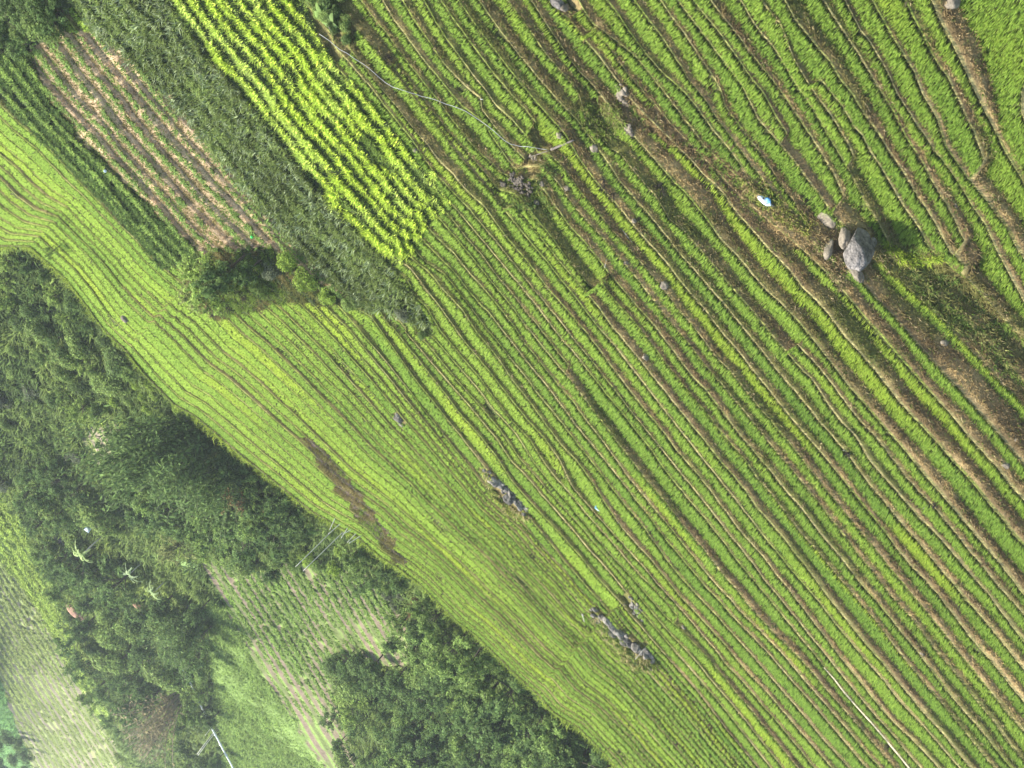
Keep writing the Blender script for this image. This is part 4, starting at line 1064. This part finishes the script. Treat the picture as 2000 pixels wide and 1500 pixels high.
# the big boulder and its companions on the dry bank
rock(1694, 462, (1.02, 1.15, 1.75), 5, M_ROCK, 'biggest grey boulder standing on the dry bank', lean=-.42, rz=.2, sink=.30, src=ICO4, facets=10, leany=-.15)
rock(1706, 470, (.42, .4, .6), 8, M_ROCK, 'small grey rock leaning on the near side of the biggest boulder', lean=.3, sink=.3)
rock(1660, 452, (.42, .5, .95), 9, M_PALEROCK, 'pointed pale slab just right of the biggest boulder', lean=-.5, sink=.3)
rock(1625, 478, (.30, .45, .85), 12, M_PALEROCK, 'narrow pale slab half buried in dry grass', lean=-.4, sink=.4)
rock(1618, 425, (.75, .5, .32), 14, M_PALEROCK, 'flat pale stone at the end of a rice band above the boulder', sink=.3)
rock(1672, 530, (.9, .5, .3), 15, M_PALEROCK, 'low pale stone lying under the far side of the biggest boulder', sink=.4)
rock(1866, -4, (.5, .5, .55), 17, M_PALEROCK, 'cream coloured boulder cut by the top edge beside the big rice field', sink=.25)
rock(1093, 2, (.7, .4, .35), 19, M_ROCK, 'grey stone at the top edge above the narrow rice bands', sink=.3)
rock(1108, 10, (.3, .25, .4), 20, M_PALEROCK, 'small pale stone next to the grey stone at the top edge', sink=.3)
for x, y, s, sd, lb in ((1095, 263, .34, 31, 'small whitish stone beside the dark log'), (1163, 287, .36, 32, 'small whitish stone on the rice edge, lower right of the dark log'),
                        (1109, 366, .26, 33, 'small grey stone between two rice bands below the stone heap'), (1060, 358, .22, 34, 'pale stone lying just right of the larger stone heap'),
                        (1050, 395, .24, 35, 'pale stone in the weeds below the larger stone heap'), (1300, 556, .38, 36, 'pinkish stone in the dry bank above the middle bands'),
                        (813, 292, .26, 37, 'pale stone at the start of the third rice band beside the hedge crop'), (1262, 695, .32, 38, 'pale stone in the pale dry bank'),
                        (1846, 668, .34, 39, 'pale stone in the weedy bank below the boulder'), (1868, 400, .2, 40, 'small stone on the edge of a rice band near the right side'),
                        (1965, 905, .36, 41, 'grey stone at the dry bank near the right edge'), (1986, 858, .24, 42, 'pale stone in the green bank near the right edge'),
                        (1240, 430, .22, 43, 'small pale stone in the light dry bank'), (1224, 512, .2, 44, 'pale chip of stone under a middle rice band'),
                        (1802, 1274, .22, 45, 'small dark stone between the lower rice bands'), (1337, 1223, .24, 46, 'pale stone at the head of the long bare strip')):
    rock(x, y, (s, s * .85, s * .8), sd, M_PALEROCK, lb, name='stone', sink=.5, src=ICO3, facets=9)
rock(246, 619, (.5, .45, .35), 47, M_PALEROCK, 'pale grey stone standing in the far rice above the valley', name='stone', sink=.3, src=ICO2)

M_RUBBLE = mat_attr('rubble', .95, 0, [(3, .5, 1.5), (14, .7, 1.3)], .04, 9, .1, attr=False, base=(.085, .074, .058))
def heap(x, y, n, spread, smin, smax, seed, mat, label, name='stone_heap', elong=(1, 1), rz=0, on='hill', cat='stone heap'):
    gg = np.random.default_rng(seed); parts = []
    for i in range(n):
        s = gg.uniform(smin, smax); v, f = rockshape((s, s * gg.uniform(.6, 1), s * gg.uniform(.5, .9)), seed * 50 + i, ICO2, 8, .5)
        v = v @ (rotm('Z', gg.uniform(0, 6)) @ rotm('X', gg.normal(0, .5))).T
        a = gg.uniform(0, 6.28); r = spread * gg.uniform(0, 1) ** .7
        d = np.array([math.cos(a) * r * elong[0], math.sin(a) * r * elong[1]])
        c, s_ = math.cos(rz), math.sin(rz)
        v += np.array([d[0] * c - d[1] * s_, d[0] * s_ + d[1] * c, .25 * (1 - r / spread) * spread + s * .2])
        parts.append((v, f))
    v, f = join(parts)
    o = mesh_obj(name, v, [f], mat); o.location = tuple(hpt(x, y) if on == 'hill' else vpoint(x, y))
    return tag(o, label, cat)
heap(1046, 309, 40, .75, .10, .24, 61, M_PALEROCK, 'heap of broken stones where the grey hose crosses the rice', elong=(1.3, .8), rz=-.6)
heap(1018, 366, 90, 1.2, .08, .2, 62, M_RUBBLE, 'larger heap of grey brown rubble below the broken stones', elong=(1.0, 1.2))
heap(1216, 188, 34, .8, .10, .3, 63, M_PALEROCK, 'pale stone heap at the end of the narrow top rice bands', elong=(.7, 1.3), rz=.5)
heap(1226, 256, 26, .6, .08, .22, 64, M_PALEROCK, 'small pale stone heap at the head of a rice band', elong=(.7, 1.3), rz=.5)
heap(985, 362, 40, .32, .12, .2, 65, M_RUBBLE, 'small spread of pale stones just above the larger rubble heap', elong=(1.2, .7))

def outcrop(x0, y0, x1, y1, n, rmin, rmax, seed, label):
    gg = np.random.default_rng(seed); parts = []; base = hpt((x0 + x1) / 2, (y0 + y1) / 2)
    for i in range(n):
        t = (i + .5) / n
        p = hpt(x0 + (x1 - x0) * t + gg.normal(0, 5), y0 + (y1 - y0) * t + gg.normal(0, 6)) - base
        r = gg.uniform(rmin, rmax) * (1 - .5 * abs(2 * t - 1))
        v, f = rockshape((r * 1.3, r * .9, r * gg.uniform(.7, 1.2)), seed * 40 + i, ICO3, 12, .6)
        v = v @ rotm('Z', gg.uniform(-.5, .5)).T
        parts.append((v + p + np.array([0, 0, r * .2]), f))
    v, f = join(parts)
    o = mesh_obj('rock_outcrop', v, [f], M_DARKROCK); o.location = tuple(base)
    return tag(o, label, 'rock')
outcrop(946, 914, 1032, 1002, 30, .16, .52, 71, 'long rugged rock outcrop with straw grass in the middle of the rice')
outcrop(1158, 1190, 1278, 1294, 38, .2, .6, 72, 'longest dark rock outcrop with whitish lichen in the lower rice')
outcrop(1226, 1174, 1252, 1206, 16, .2, .3, 73, 'narrow line of rocks beside a bare strip above the longest outcrop')
outcrop(774, 806, 788, 826, 3, .22, .4, 74, 'small lone rock in the fine far rice bands')
# straw tufts and weeds on and around the outcrops
gg = np.random.default_rng(81)
def tufts(poly, n, h, cols, lab, name='straw_grass', lift=.0, nb=10, w=.04):
    xs = [q[0] for q in poly]; ys = [q[1] for q in poly]
    x = gg.uniform(min(xs), max(xs), n * 3); y = gg.uniform(min(ys), max(ys), n * 3)
    m = in_poly(x, y, poly); x, y = x[m][:n], y[m][:n]
    p = np.array([hpt(a, b, lift) for a, b in zip(x, y)])
    c = np.array(cols)[gg.integers(0, len(cols), len(p))] * gg.uniform(.7, 1.3, len(p))[:, None]
    v, q, t, cc = blades(p, h * gg.uniform(.5, 1.3, len(p)), nb, w, .9, c, gg, .2, spread=.1, rootcol=.7)
    return tag(mesh_obj(name, v, [q, t], M_GRASS, cols=cc), lab, 'grass', kind='stuff')
tufts(P('940,915 955,915 985,985 1040,1008 1030,1015 990,1000 955,950'), 480, .38, [(.42, .37, .17), (.26, .30, .06), (.12, .17, .04)], 'straw and weeds growing on the rock outcrop in the middle rice', lift=.1)
tufts(P('1155,1200 1175,1200 1225,1255 1290,1300 1255,1308 1205,1275'), 650, .4, [(.44, .38, .18), (.22, .28, .05), (.09, .14, .035)], 'straw and weeds growing on the longest rock outcrop', lift=.1)
tufts(P('1660,470 1600,440 1590,500 1640,560 1720,545 1760,500 1715,470'), 420, .32, [(.30, .23, .12), (.40, .33, .18), (.14, .18, .05)], 'dry straw around the biggest boulder')
tufts(P('1140,205 1210,195 1225,240 1200,270 1150,255'), 260, .4, [(.20, .26, .05), (.30, .28, .12), (.15, .22, .04)], 'weeds on the bank between the stone heaps')
tufts(P('1480,350 1560,400 1600,440 1580,460 1500,420 1440,350'), 240, .42, [(.26, .28, .06), (.20, .25, .05), (.32, .26, .12)], 'yellow green weeds around the blue and white sack')
tufts(P('1760,520 1870,540 1960,640 2000,740 1950,720 1850,630'), 460, .45, [(.12, .19, .035), (.22, .22, .08), (.07, .11, .03)], 'tangled weeds on the bank below the boulder')
tufts(P('1720,465 1800,500 1850,500 1800,520 1740,500'), 260, .4, [(.28, .36, .04), (.22, .32, .04)], 'lime green weeds behind the boulder')
tufts(P('985,395 1060,420 1090,420 1060,380 1040,350 1075,300 1100,330 1070,360'), 160, .35, [(.10, .16, .04), (.2, .22, .06)], 'weeds around the rubble heaps')

# dark dead bushes on the banks
M_DEAD = mat_attr('dead_wood', .95, 0, [(7, .6, 1.4)], 0, attr=False, base=(.045, .038, .032))
def dead_bush(x, y, H, seed, label):
    gq = np.random.default_rng(seed); parts = []
    for i in range(16):
        a = gq.uniform(0, 6.28); d = np.array([math.cos(a), math.sin(a), gq.uniform(.5, 1.6)]); d /= np.linalg.norm(d)
        L = H * gq.uniform(.6, 1.1)
        p = np.array([[0, 0, -.05], d * L * .5 + gq.normal(0, .06, 3) * H, d * L + gq.normal(0, .12, 3) * H])
        parts.append(tube(p, [.035, .022, .008], 5))
        for _ in range(4):
            b = p[1] + (p[2] - p[1]) * gq.uniform(0, .8); e = b + (d + gq.normal(0, .7, 3)) * H * .3
            parts.append(tube(np.array([b, (b + e) / 2 + .02, e]), [.016, .011, .004], 4))
    v, f = join(parts)
    o = mesh_obj('dead_bush', v, fix_faces(f), M_DEAD); o.location = tuple(hpt(x, y))
    return tag(o, label, 'dead bush')
dead_bush(1180, 352, .75, 1, 'upper dark dead bush on the dry bank above the pale bank')
dead_bush(1198, 378, .6, 2, 'lower dark dead bush on the dry bank, beside the first')
dead_bush(1291, 362, .85, 3, 'upright dark dead bush on the wide brown bank')
dead_bush(832, 284, .45, 4, 'small dark dead bush near the hedge crop')
dead_bush(765, 112, .5, 5, 'dark dead bush between the first narrow terraces')
dead_bush(1872, 292, .5, 6, 'dark dead bush between two rice bands near the right edge')
dead_bush(1656, 884, .4, 7, 'tiny dark dead bush on a rice edge in the lower right')
dead_bush(448, 590, 1.0, 8, 'blackened bare branches hanging over the rice below the tree group')
dead_bush(418, 604, .9, 9, 'left blackened bare branches at the foot of the tree group')
dead_bush(476, 572, .9, 10, 'right blackened bare branches under the tree group')
dead_bush(1825, 984, .35, 11, 'tiny dark dead bush on a rice edge near the right side')

# hose, log, sticks
M_HOSE = mat_attr('grey_plastic_hose', .5, 0, None, 0, attr=False, base=(.34, .35, .34), spec=.2)
hp = [(632, 60), (660, 80), (700, 108), (722, 122), (745, 142), (760, 155), (775, 164), (800, 172), (830, 181), (870, 192), (900, 204), (915, 210), (938, 224), (955, 236), (975, 252), (992, 268), (1004, 275), (1025, 279), (1045, 281), (1065, 284), (1082, 286)]
pts = []
for i in range(len(hp) - 1):
    for t in (0, .34, .67): pts.append(hpt(hp[i][0] * (1 - t) + hp[i + 1][0] * t, hp[i][1] * (1 - t) + hp[i + 1][1] * t))
pts = np.array(pts); z = pts[:, 2].copy()
for _ in range(3): z = np.maximum(z, np.convolve(np.pad(z, 1, 'edge'), [.3, .4, .3], 'valid'))
pts[:, 2] = z + .42
v, f = tube(pts, [.02] * len(pts), 6)
tag(mesh_obj('water_hose', v, fix_faces(f), M_HOSE, smooth=True), 'long pale grey hose strung across the narrow rice bands', 'hose')
def stick(pa, pb, r0, r1, mat, name, label, cat, bend=.0, group=None):
    pa = np.array(pa); pb = np.array(pb); t = np.linspace(0, 1, 7)[:, None]
    p = pa * (1 - t) + pb * t; p[:, 0] += bend * np.sin(np.pi * t[:, 0])
    v, f = tube(p - pa, np.linspace(r0, r1, 7), 7)
    o = mesh_obj(name, v, fix_faces(f), mat, smooth=True); o.location = tuple(pa)
    return tag(o, label, cat, group)
M_LOG = mat_attr('weathered_wood', .9, 0, [(5, .7, 1.3)], .02, 14, attr=False, base=(.15, .13, .11))
stick(hpt(1082, 287, .35), hpt(1130, 265, .55), .10, .07, M_LOG, 'log', 'dark weathered log propped at the lower end of the hose', 'log')
stick(hpt(1040, 302, .3), hpt(1080, 287, .45), .04, .03, M_LOG, 'branch', 'thin dark branch lying from the stone heap to the log', 'branch')
stick(hpt(940, 192, .1), hpt(952, 187, .5), .035, .025, M_HOSE, 'pipe_stub', 'short pale bent pipe end beside a rice edge above the hose', 'pipe')
stick(hpt(648, 62, .0), hpt(672, 30, 1.6), .05, .03, M_LOG, 'leaning_stick', 'grey stick leaning at the path end by the hose start', 'stick')
stick(hpt(1813, 985), hpt(1813, 985) + np.array([.1, .1, .55]), .02, .014, M_PALEBARK, 'stake', 'short pale stake on a rice edge in the lower right', 'stake')
stick(hpt(1660, 882), hpt(1660, 882) + np.array([.45, .1, .28]), .03, .02, M_PALEBARK, 'pale_twig', 'short whitish twig on a rice edge in the lower right', 'twig')
stick(hpt(1186, 500), hpt(1184, 520, .2), .03, .02, M_PALEBARK, 'pale_twig', 'pale crooked twig on the middle bank', 'twig')
stick(hpt(1215, 448), hpt(1236, 472, .1), .05, .03, M_PALEBARK, 'pale_branch', 'pale fallen branch on the light dry bank', 'branch')
stick(hpt(1262, 1262, .3), hpt(1252, 1273, .9), .03, .02, M_PALEBARK, 'pale_twig', 'pale stick poking out of the longest outcrop', 'twig')
stick(hpt(1140, 1196, .2), hpt(1144, 1212, .2), .09, .03, M_PALEBARK, 'pale_branch', 'pale driftwood piece beside the longest outcrop', 'branch')
# bright straw edge of the foot path, lower right
pts = np.array([hpt(x, y, .06) for x, y in ((1610, 1302), (1630, 1325), (1650, 1352), (1673, 1378), (1700, 1408), (1726, 1438), (1750, 1467), (1785, 1510))])
w_ = np.array([.03, .09, .13, .09, .14, .11, .13, .12])
d_ = np.gradient(pts, axis=0); nn_ = np.stack([-d_[:, 1], d_[:, 0], 0 * d_[:, 0]], 1); nn_ /= np.linalg.norm(nn_, axis=1)[:, None]
a_ = pts + nn_ * w_[:, None]; b_ = pts - nn_ * w_[:, None]; c_ = pts + np.array([0, 0, .07]); n_ = len(pts)
vv = np.concatenate([a_, c_, b_]); ff = [(i, i + 1, n_ + i + 1, n_ + i) for i in range(n_ - 1)] + [(n_ + i, n_ + i + 1, 2 * n_ + i + 1, 2 * n_ + i) for i in range(n_ - 1)]
M_STRAW = mat_attr('bleached_straw', .95, 0, [(6, .7, 1.3)], .03, 12, attr=False, base=(.42, .37, .24))
tag(mesh_obj('path', vv, [np.array(ff)], M_STRAW), kind='structure')

# blue and white sack
M_SACKW = mat_attr('white_woven_plastic', .6, .2, [(14, .85, 1.1)], .015, 18, attr=False, base=(.62, .74, .82))
M_SACKB = mat_attr('blue_plastic', .45, .1, [(9, .75, 1.2)], .01, 18, attr=False, base=(.16, .42, .75), spec=.4)
M_SACKD = mat_attr('dark_cloth', .9, 0, None, 0, attr=False, base=(.03, .035, .04))
pc = hpt(1496, 388)
sk = empty('sack', tuple(pc), math.radians(8))
v, f = rockshape((.56, .22, .22), 91, ICO3, 3, .35); v[:, 2] += .22 + .06 * v[:, 0] ** 2
mesh_obj('bag', v, [f], M_SACKW, parent=sk, smooth=True)
v, f = rockshape((.27, .20, .17), 92, ICO3, 3, .4); v += np.array([-.22, -.14, .14]); mesh_obj('blue_sheet', v, [f], M_SACKB, parent=sk, smooth=True)
v, f = rockshape((.15, .12, .10), 93, ICO2, 3, .3); v += np.array([-.62, -.02, .10]); mesh_obj('tied_neck', v, [f], M_SACKD, parent=sk, smooth=True)
v, f = rockshape((.075, .06, .075), 94, ICO2, 2, .2); v += np.array([.12, -.20, .30]); mesh_obj('knot', v, [f], M_SACKD, parent=sk, smooth=True)
tag(sk, 'pale blue and white plastic sack lying in weeds above the boulder', 'sack')
pc = hpt(1168, 988, .12)
sk = empty('plastic_sheet', tuple(pc), .4)
parts = []
for i, (dx, dy, dz, a, b, c) in enumerate(((0, 0, .12, .16, .11, .14), (-.2, 0, .22, .20, .05, .05), (.2, .02, .0, .20, .05, .05), (.05, -.1, .05, .1, .08, .1))):
    v, f = rockshape((a, b, c), 95 + i, ICO2, 3, .4); parts.append((v + np.array([dx, dy, dz]), f))
v, f = join(parts[:1] + parts[3:]); mesh_obj('blue_fold', v, [f], M_SACKB, parent=sk, smooth=True)
v, f = join(parts[1:3]); mesh_obj('white_fold', v, [f], M_SACKW, parent=sk, smooth=True)
tag(sk, 'small crumpled pale blue plastic sheet on the bare strip in the middle rice', 'plastic sheet')
M_LIME = mat_attr('green_plastic', .5, 0, None, 0, attr=False, base=(.05, .60, .12))
v, f = rockshape((.16, .12, .12), 99, ICO2, 3, .4); o = mesh_obj('plastic_scrap', v, [f], M_LIME, smooth=True); o.location = tuple(hpt(497, 459, .3)); tag(o, 'tiny bright green plastic scrap at the end of the bean field', 'plastic scrap')
for x, y, on, lb in ((212, 329, 'hill', 'small white plastic scrap on the edge of the bean field'), (445, 1076, 'valley', 'small white rag at the far side of the middle grove'),
                     (735, 1302, 'valley', 'round white rag on the hedge below the striped field'), (107, 64, 'hill', 'white rag among the weeds at the top left')):
    v, f = rockshape((.15, .12, .14), int(x), ICO2, 4, .5); o = mesh_obj('white_rag', v, [f], M_SACKW, smooth=True)
    p = hpt(x, y, .4) if on == 'hill' else vpoint(x, y) + np.array([0, -2.0, 1.2]); o.location = tuple(p); tag(o, lb, 'rag')

# big-leaved plants at the path end (top)
def big_leaf_plant(x, y, n, L, W, H, col, label, on='hill', seed=1, name='banana_plant', cat='plant', stem=.09, lift=0):
    gq = np.random.default_rng(seed)
    p = hpt(x, y) if on == 'hill' else vpoint(x, y)
    root = empty(name, tuple(p))
    sv, sf = tube(np.array([(0, 0, -.3), (.02, 0, H * .5), (0, .02, H)]), [stem, stem * .8, stem * .6], 8)
    mesh_obj('stem', sv, fix_faces(sf), M_PALEBARK if name == 'palm' else M_CULM, parent=root, smooth=True)
    for i in range(n):
        a = i * 2.4 + gq.uniform(-.3, .3); el = gq.uniform(.3, 1.1); d = np.array([math.cos(a), math.sin(a), 0])
        t = np.linspace(0, 1, 9); ln = L * gq.uniform(.75, 1.1)
        r_ = ln * t * math.cos(el * .6); zz = ln * (t * math.sin(el) - .75 * t ** 2.2)
        c = np.array([0, 0, H]) + d * r_[:, None]; c[:, 2] += zz
        side = np.cross(d, [0, 0, 1.0]); w = W * np.sin(np.pi * np.clip(t * .93 + .05, 0, 1)) ** .7
        if name == 'palm': w = w * np.where(np.arange(9) % 2, 1, .55)
        l_ = c + side * w[:, None] - np.array([0, 0, .25]) * w[:, None]; rr_ = c - side * w[:, None] - np.array([0, 0, .25]) * w[:, None]
        v = np.concatenate([l_, c, rr_]); f = [(j, j + 1, 9 + j + 1, 9 + j) for j in range(8)] + [(9 + j, 10 + j, 19 + j, 18 + j) for j in range(8)]
        mesh_obj('leaf' if name != 'palm' else 'frond', v, [np.array(f)], M_LEAF, parent=root, cols=np.array(col) * gq.uniform(.75, 1.25))
    return tag(root, label, cat)
big_leaf_plant(640, 22, 9, 1.1, .26, .5, (.17, .26, .07), 'broad-leaved pale green plant at the path end beside the first rice band', seed=3, name='taro_plant', stem=.05)
big_leaf_plant(655, 40, 7, .9, .22, .35, (.19, .28, .09), 'lower broad-leaved plant beside the leaning stick', seed=4, name='taro_plant', stem=.05)
# palms and banana in the hollow
big_leaf_plant(204, 1043, 12, 2.7, .34, 4.8, (.34, .44, .17), 'slender palm with a bare pale trunk in front of the dark hollow wood', on='valley', seed=5, name='palm', cat='palm', stem=.15)
big_leaf_plant(278, 1098, 11, 2.5, .32, 2.8, (.30, .38, .20), 'grey green palm at the upper edge of the dark hollow wood', on='valley', seed=6, name='palm', cat='palm', stem=.12)
big_leaf_plant(328, 1130, 11, 2.5, .30, 3.2, (.24, .32, .14), 'darker palm right of the grey green palm by the hollow', on='valley', seed=7, name='palm', cat='palm', stem=.12)
big_leaf_plant(362, 1290, 8, 2.2, .45, 1.8, (.40, .55, .12), 'bright lime banana plant at the far end of the pale pipe', on='valley', seed=8, cat='banana', stem=.12)
big_leaf_plant(372, 1340, 6, 1.7, .35, 1.3, (.30, .44, .10), 'smaller banana plant under the pale pipe', on='valley', seed=9, cat='banana', stem=.1)
# tall bare poles behind the crest
M_POLE = mat_attr('bleached_wood', .8, 0, [(4, .8, 1.15)], 0, attr=False, base=(.62, .60, .52))
def pole(xa, ya, H, px, label, name='bare_pole', cat='pole', on='valley', lean=(0, 0), r=.07, group=None):
    p = vpoint(xa, ya) if on == 'valley' else hpt(xa, ya)
    h = H / depth_scale(p) / .9
    return stick(p - np.array([0, 0, .3]), p + np.array([lean[0] * h, lean[1] * h, h]), r, r * .6, M_POLE, name, label, cat, group=group)
pole(670, 1016, 118, 0, 'left of two tall pale bare poles rising behind the crest', lean=(.02, 0))
pole(688, 1022, 122, 0, 'right of two tall pale bare poles rising behind the crest', lean=(.03, 0))
SK = [(662, 1026, 30, .1), (676, 1033, 24, -.2), (683, 1038, 18, .3), (692, 1045, 24, 0), (702, 1050, 26, .25), (650, 1016, 22, -.35)]
for i, (x, y, H, ln) in enumerate(SK):
    r_, v_ = to_rv(x, y)
    p = hpt(x + 5, y - 5)
    h = H / depth_scale(p) / .9
    stick(p, p + np.array([ln * h, .15, h]), .05, .03, M_POLE, 'fence_stake', 'thin whitish stake of the broken fence on the crest by the tall poles', 'stake', group='stakes of the broken fence on the crest')
# long pale pipe along the corn patch, its far post
M_PIPE = mat_attr('white_pipe', .5, 0, [(3, .85, 1.1)], 0, attr=False, base=(.75, .76, .74), spec=.4)
pp = [(470, 1515), (452, 1480), (440, 1458), (430, 1438), (420, 1420), (411, 1403), (400, 1378), (390, 1356), (380, 1334), (371, 1318), (362, 1300)]
pts = np.array([vpoint(x, y) + np.array([0, -1.2, .9]) for x, y in pp])
pr = empty('water_pipe', tuple(pts[0]))
v, f = tube(pts - pts[0], [.19] * len(pts), 10); mesh_obj('tube', v, fix_faces(f), M_PIPE, parent=pr, smooth=True)
for i in range(len(pts) - 1):
    m_ = (pts[i] + pts[i + 1]) / 2; d = (pts[i + 1] - pts[i]); d /= np.linalg.norm(d)
    v, f = tube(np.array([m_ - d * .15, m_ + d * .15]) - pts[0], [.30, .30], 10); mesh_obj('collar', v, fix_faces(f), M_PIPE, parent=pr)
tag(pr, 'long white pipe with collars running between the corn patch and the wood', 'pipe')
p0 = vpoint(424, 1424)
s_ = depth_scale(p0)
po = empty('twin_post', tuple(p0))
for dx in (-.16, .16):
    v, f = tube(np.array([(dx, 0, -.3), (dx - .3, 0, 3.2), (dx - .7, 0, 6.4)]), [.09, .08, .07], 8); mesh_obj('rail', v, fix_faces(f), M_POLE, parent=po, smooth=True)
for zz in (.8, 2.2, 3.6, 5.0, 6.2):
    x_ = -.11 * zz
    v, f = tube(np.array([(x_ - .2, -.02, zz), (x_ + .2, -.02, zz)]), [.04, .04], 6); mesh_obj('rung', v, fix_faces(f), M_POLE, parent=po)
tag(po, 'pale ladder-like twin post standing beside the white pipe', 'post')
stick(vpoint(416, 1416), vpoint(416, 1416) + np.array([-.3, 0, 2.6]), .06, .05, M_POLE, 'short_post', 'short grey post on the far side of the twin post', 'post')
p0 = vpoint(383, 1368); stick(p0, p0 + np.array([0, 0, 1.6]), .09, .05, M_POLE, 'stump_pole', 'short whitish stump at the foot of the dry bamboo', 'stump')
# white board by the palm
p0 = vpoint(180, 1022)
wb = empty('white_board', tuple(p0), .5)
bv = np.array([(x, y, z) for z in (.5, 1.5) for y in (-.05, .05) for x in (-.6, .6)]); bf = np.array([(0, 2, 3, 1), (4, 5, 7, 6), (0, 1, 5, 4), (2, 6, 7, 3), (0, 4, 6, 2), (1, 3, 7, 5)])
bv[:, 1] += (bv[:, 2] - .5) * .5
mesh_obj('panel', bv, [bf], M_SACKW, parent=wb)
for dx in (-.5, .5):
    v, f = tube(np.array([(dx, .1, -.2), (dx, .28, .9)]), [.05, .05], 6); mesh_obj('leg', v, fix_faces(f), M_POLE, parent=wb)
tag(wb, 'small bright white board on legs beside the slender palm', 'board')
heap(112, 1046, 26, 2.2, .35, .8, 67, M_ROCK, 'pale grey rocky patch in the hollow left of the slender palm', name='rocky_patch', on='valley', cat='rocks')
# bare earth scars of the far slope
M_SCAR = mat_attr('bare_red_earth', .95, 0, [(.6, .75, 1.25), (3, .8, 1.2)], .05, 5, attr=False, base=(.30, .18, .125))
for x, y, s, lb in ((152, 1190, 1.0, 'reddish bare earth scar at the edge of the hollow wood'), (275, 1178, .8, 'pale orange bare bank inside the hollow wood')):
    v, f = rockshape((2.6 * s, 1.4 * s, 1.3 * s), int(x), ICO3, 5, .5)
    o = mesh_obj('earth_scar', v, [f], M_SCAR, smooth=True); o.location = tuple(vpoint(x, y) + np.array([0, 0, .2])); tag(o, lb, 'earth bank')
EXPO = 1.35
# ------------------------------------------------------------------ camera, light, air
cam = bpy.data.cameras.new('camera'); co = bpy.data.objects.new('camera', cam); COL.objects.link(co)
cam.sensor_width = 36.0; cam.lens = 36.0 * FPX / 2000.0; cam.clip_start = .5; cam.clip_end = 3000
from mathutils import Matrix, Vector
Rt = Vector((1, 0, 0)); Up = Vector((0, SP, CP)); Fw = Vector((0, CP, -SP))
cx = (-UY) * Rt + UX * Up
cy = (-UX) * Rt + (-UY) * Up
cx.normalize(); cy.normalize()
cz = -Fw
mw = Matrix(((cx.x, cy.x, cz.x, 0), (cx.y, cy.y, cz.y, 0), (cx.z, cy.z, cz.z, HC), (0, 0, 0, 1)))
co.matrix_world = mw
SC.camera = co

SUN_EL, SUN_AZ = math.radians(56), math.radians(48)      # azimuth to the right of straight ahead
sd = Vector((math.cos(SUN_EL) * math.sin(SUN_AZ), math.cos(SUN_EL) * math.cos(SUN_AZ), math.sin(SUN_EL)))
sl = bpy.data.lights.new('sun', 'SUN'); sl.energy = 5.0; sl.angle = math.radians(.6); sl.color = (1, .95, .86)
so = bpy.data.objects.new('sun', sl); COL.objects.link(so)
so.rotation_euler = sd.to_track_quat('Z', 'Y').to_euler()
so.location = (0, 60, 120)
w = bpy.data.worlds.new('World'); SC.world = w; w.use_nodes = True
nt = w.node_tree; nt.nodes.clear()
bg = nt.nodes.new('ShaderNodeBackground'); wo = nt.nodes.new('ShaderNodeOutputWorld')
sky = nt.nodes.new('ShaderNodeTexSky'); sky.sky_type = 'NISHITA'; sky.sun_disc = False
sky.sun_elevation = SUN_EL; sky.sun_rotation = SUN_AZ
sky.air_density = 1.3; sky.dust_density = 2.5
bg.inputs['Strength'].default_value = .12
nt.links.new(sky.outputs[0], bg.inputs['Color']); nt.links.new(bg.outputs[0], wo.inputs['Surface'])
SC.view_settings.view_transform = 'Standard'; SC.view_settings.look = 'None'
SC.view_settings.exposure = EXPO; SC.view_settings.gamma = 1.0
SC.cycles.max_bounces = 6; SC.cycles.transparent_max_bounces = 4
SC.cycles.volume_bounces = 0

# ------------------------------------------------------------------ air
def make_haze(x0, x1, y0, y1, z0, z1, dens):
    v = [(x, y, z) for z in (z0, z1) for y in (y0, y1) for x in (x0, x1)]
    f = np.array([(0, 2, 3, 1), (4, 5, 7, 6), (0, 1, 5, 4), (2, 6, 7, 3), (0, 4, 6, 2), (1, 3, 7, 5)])
    m = bpy.data.materials.new('haze'); m.use_nodes = True
    nt = m.node_tree; nt.nodes.clear()
    o_ = nt.nodes.new('ShaderNodeOutputMaterial'); pv = nt.nodes.new('ShaderNodeVolumePrincipled')
    pv.inputs['Color'].default_value = (.82, .90, 1.0, 1); pv.inputs['Density'].default_value = dens
    pv.inputs['Anisotropy'].default_value = .2
    nt.links.new(pv.outputs[0], o_.inputs['Volume'])
    ob = mesh_obj('haze', np.array(v, float), [f], m)
    tag(ob, 'thin bluish haze lying over the valley', 'haze', kind='stuff')
make_haze(-1600, 1600, -650, 1650, -46, 185, .00020)
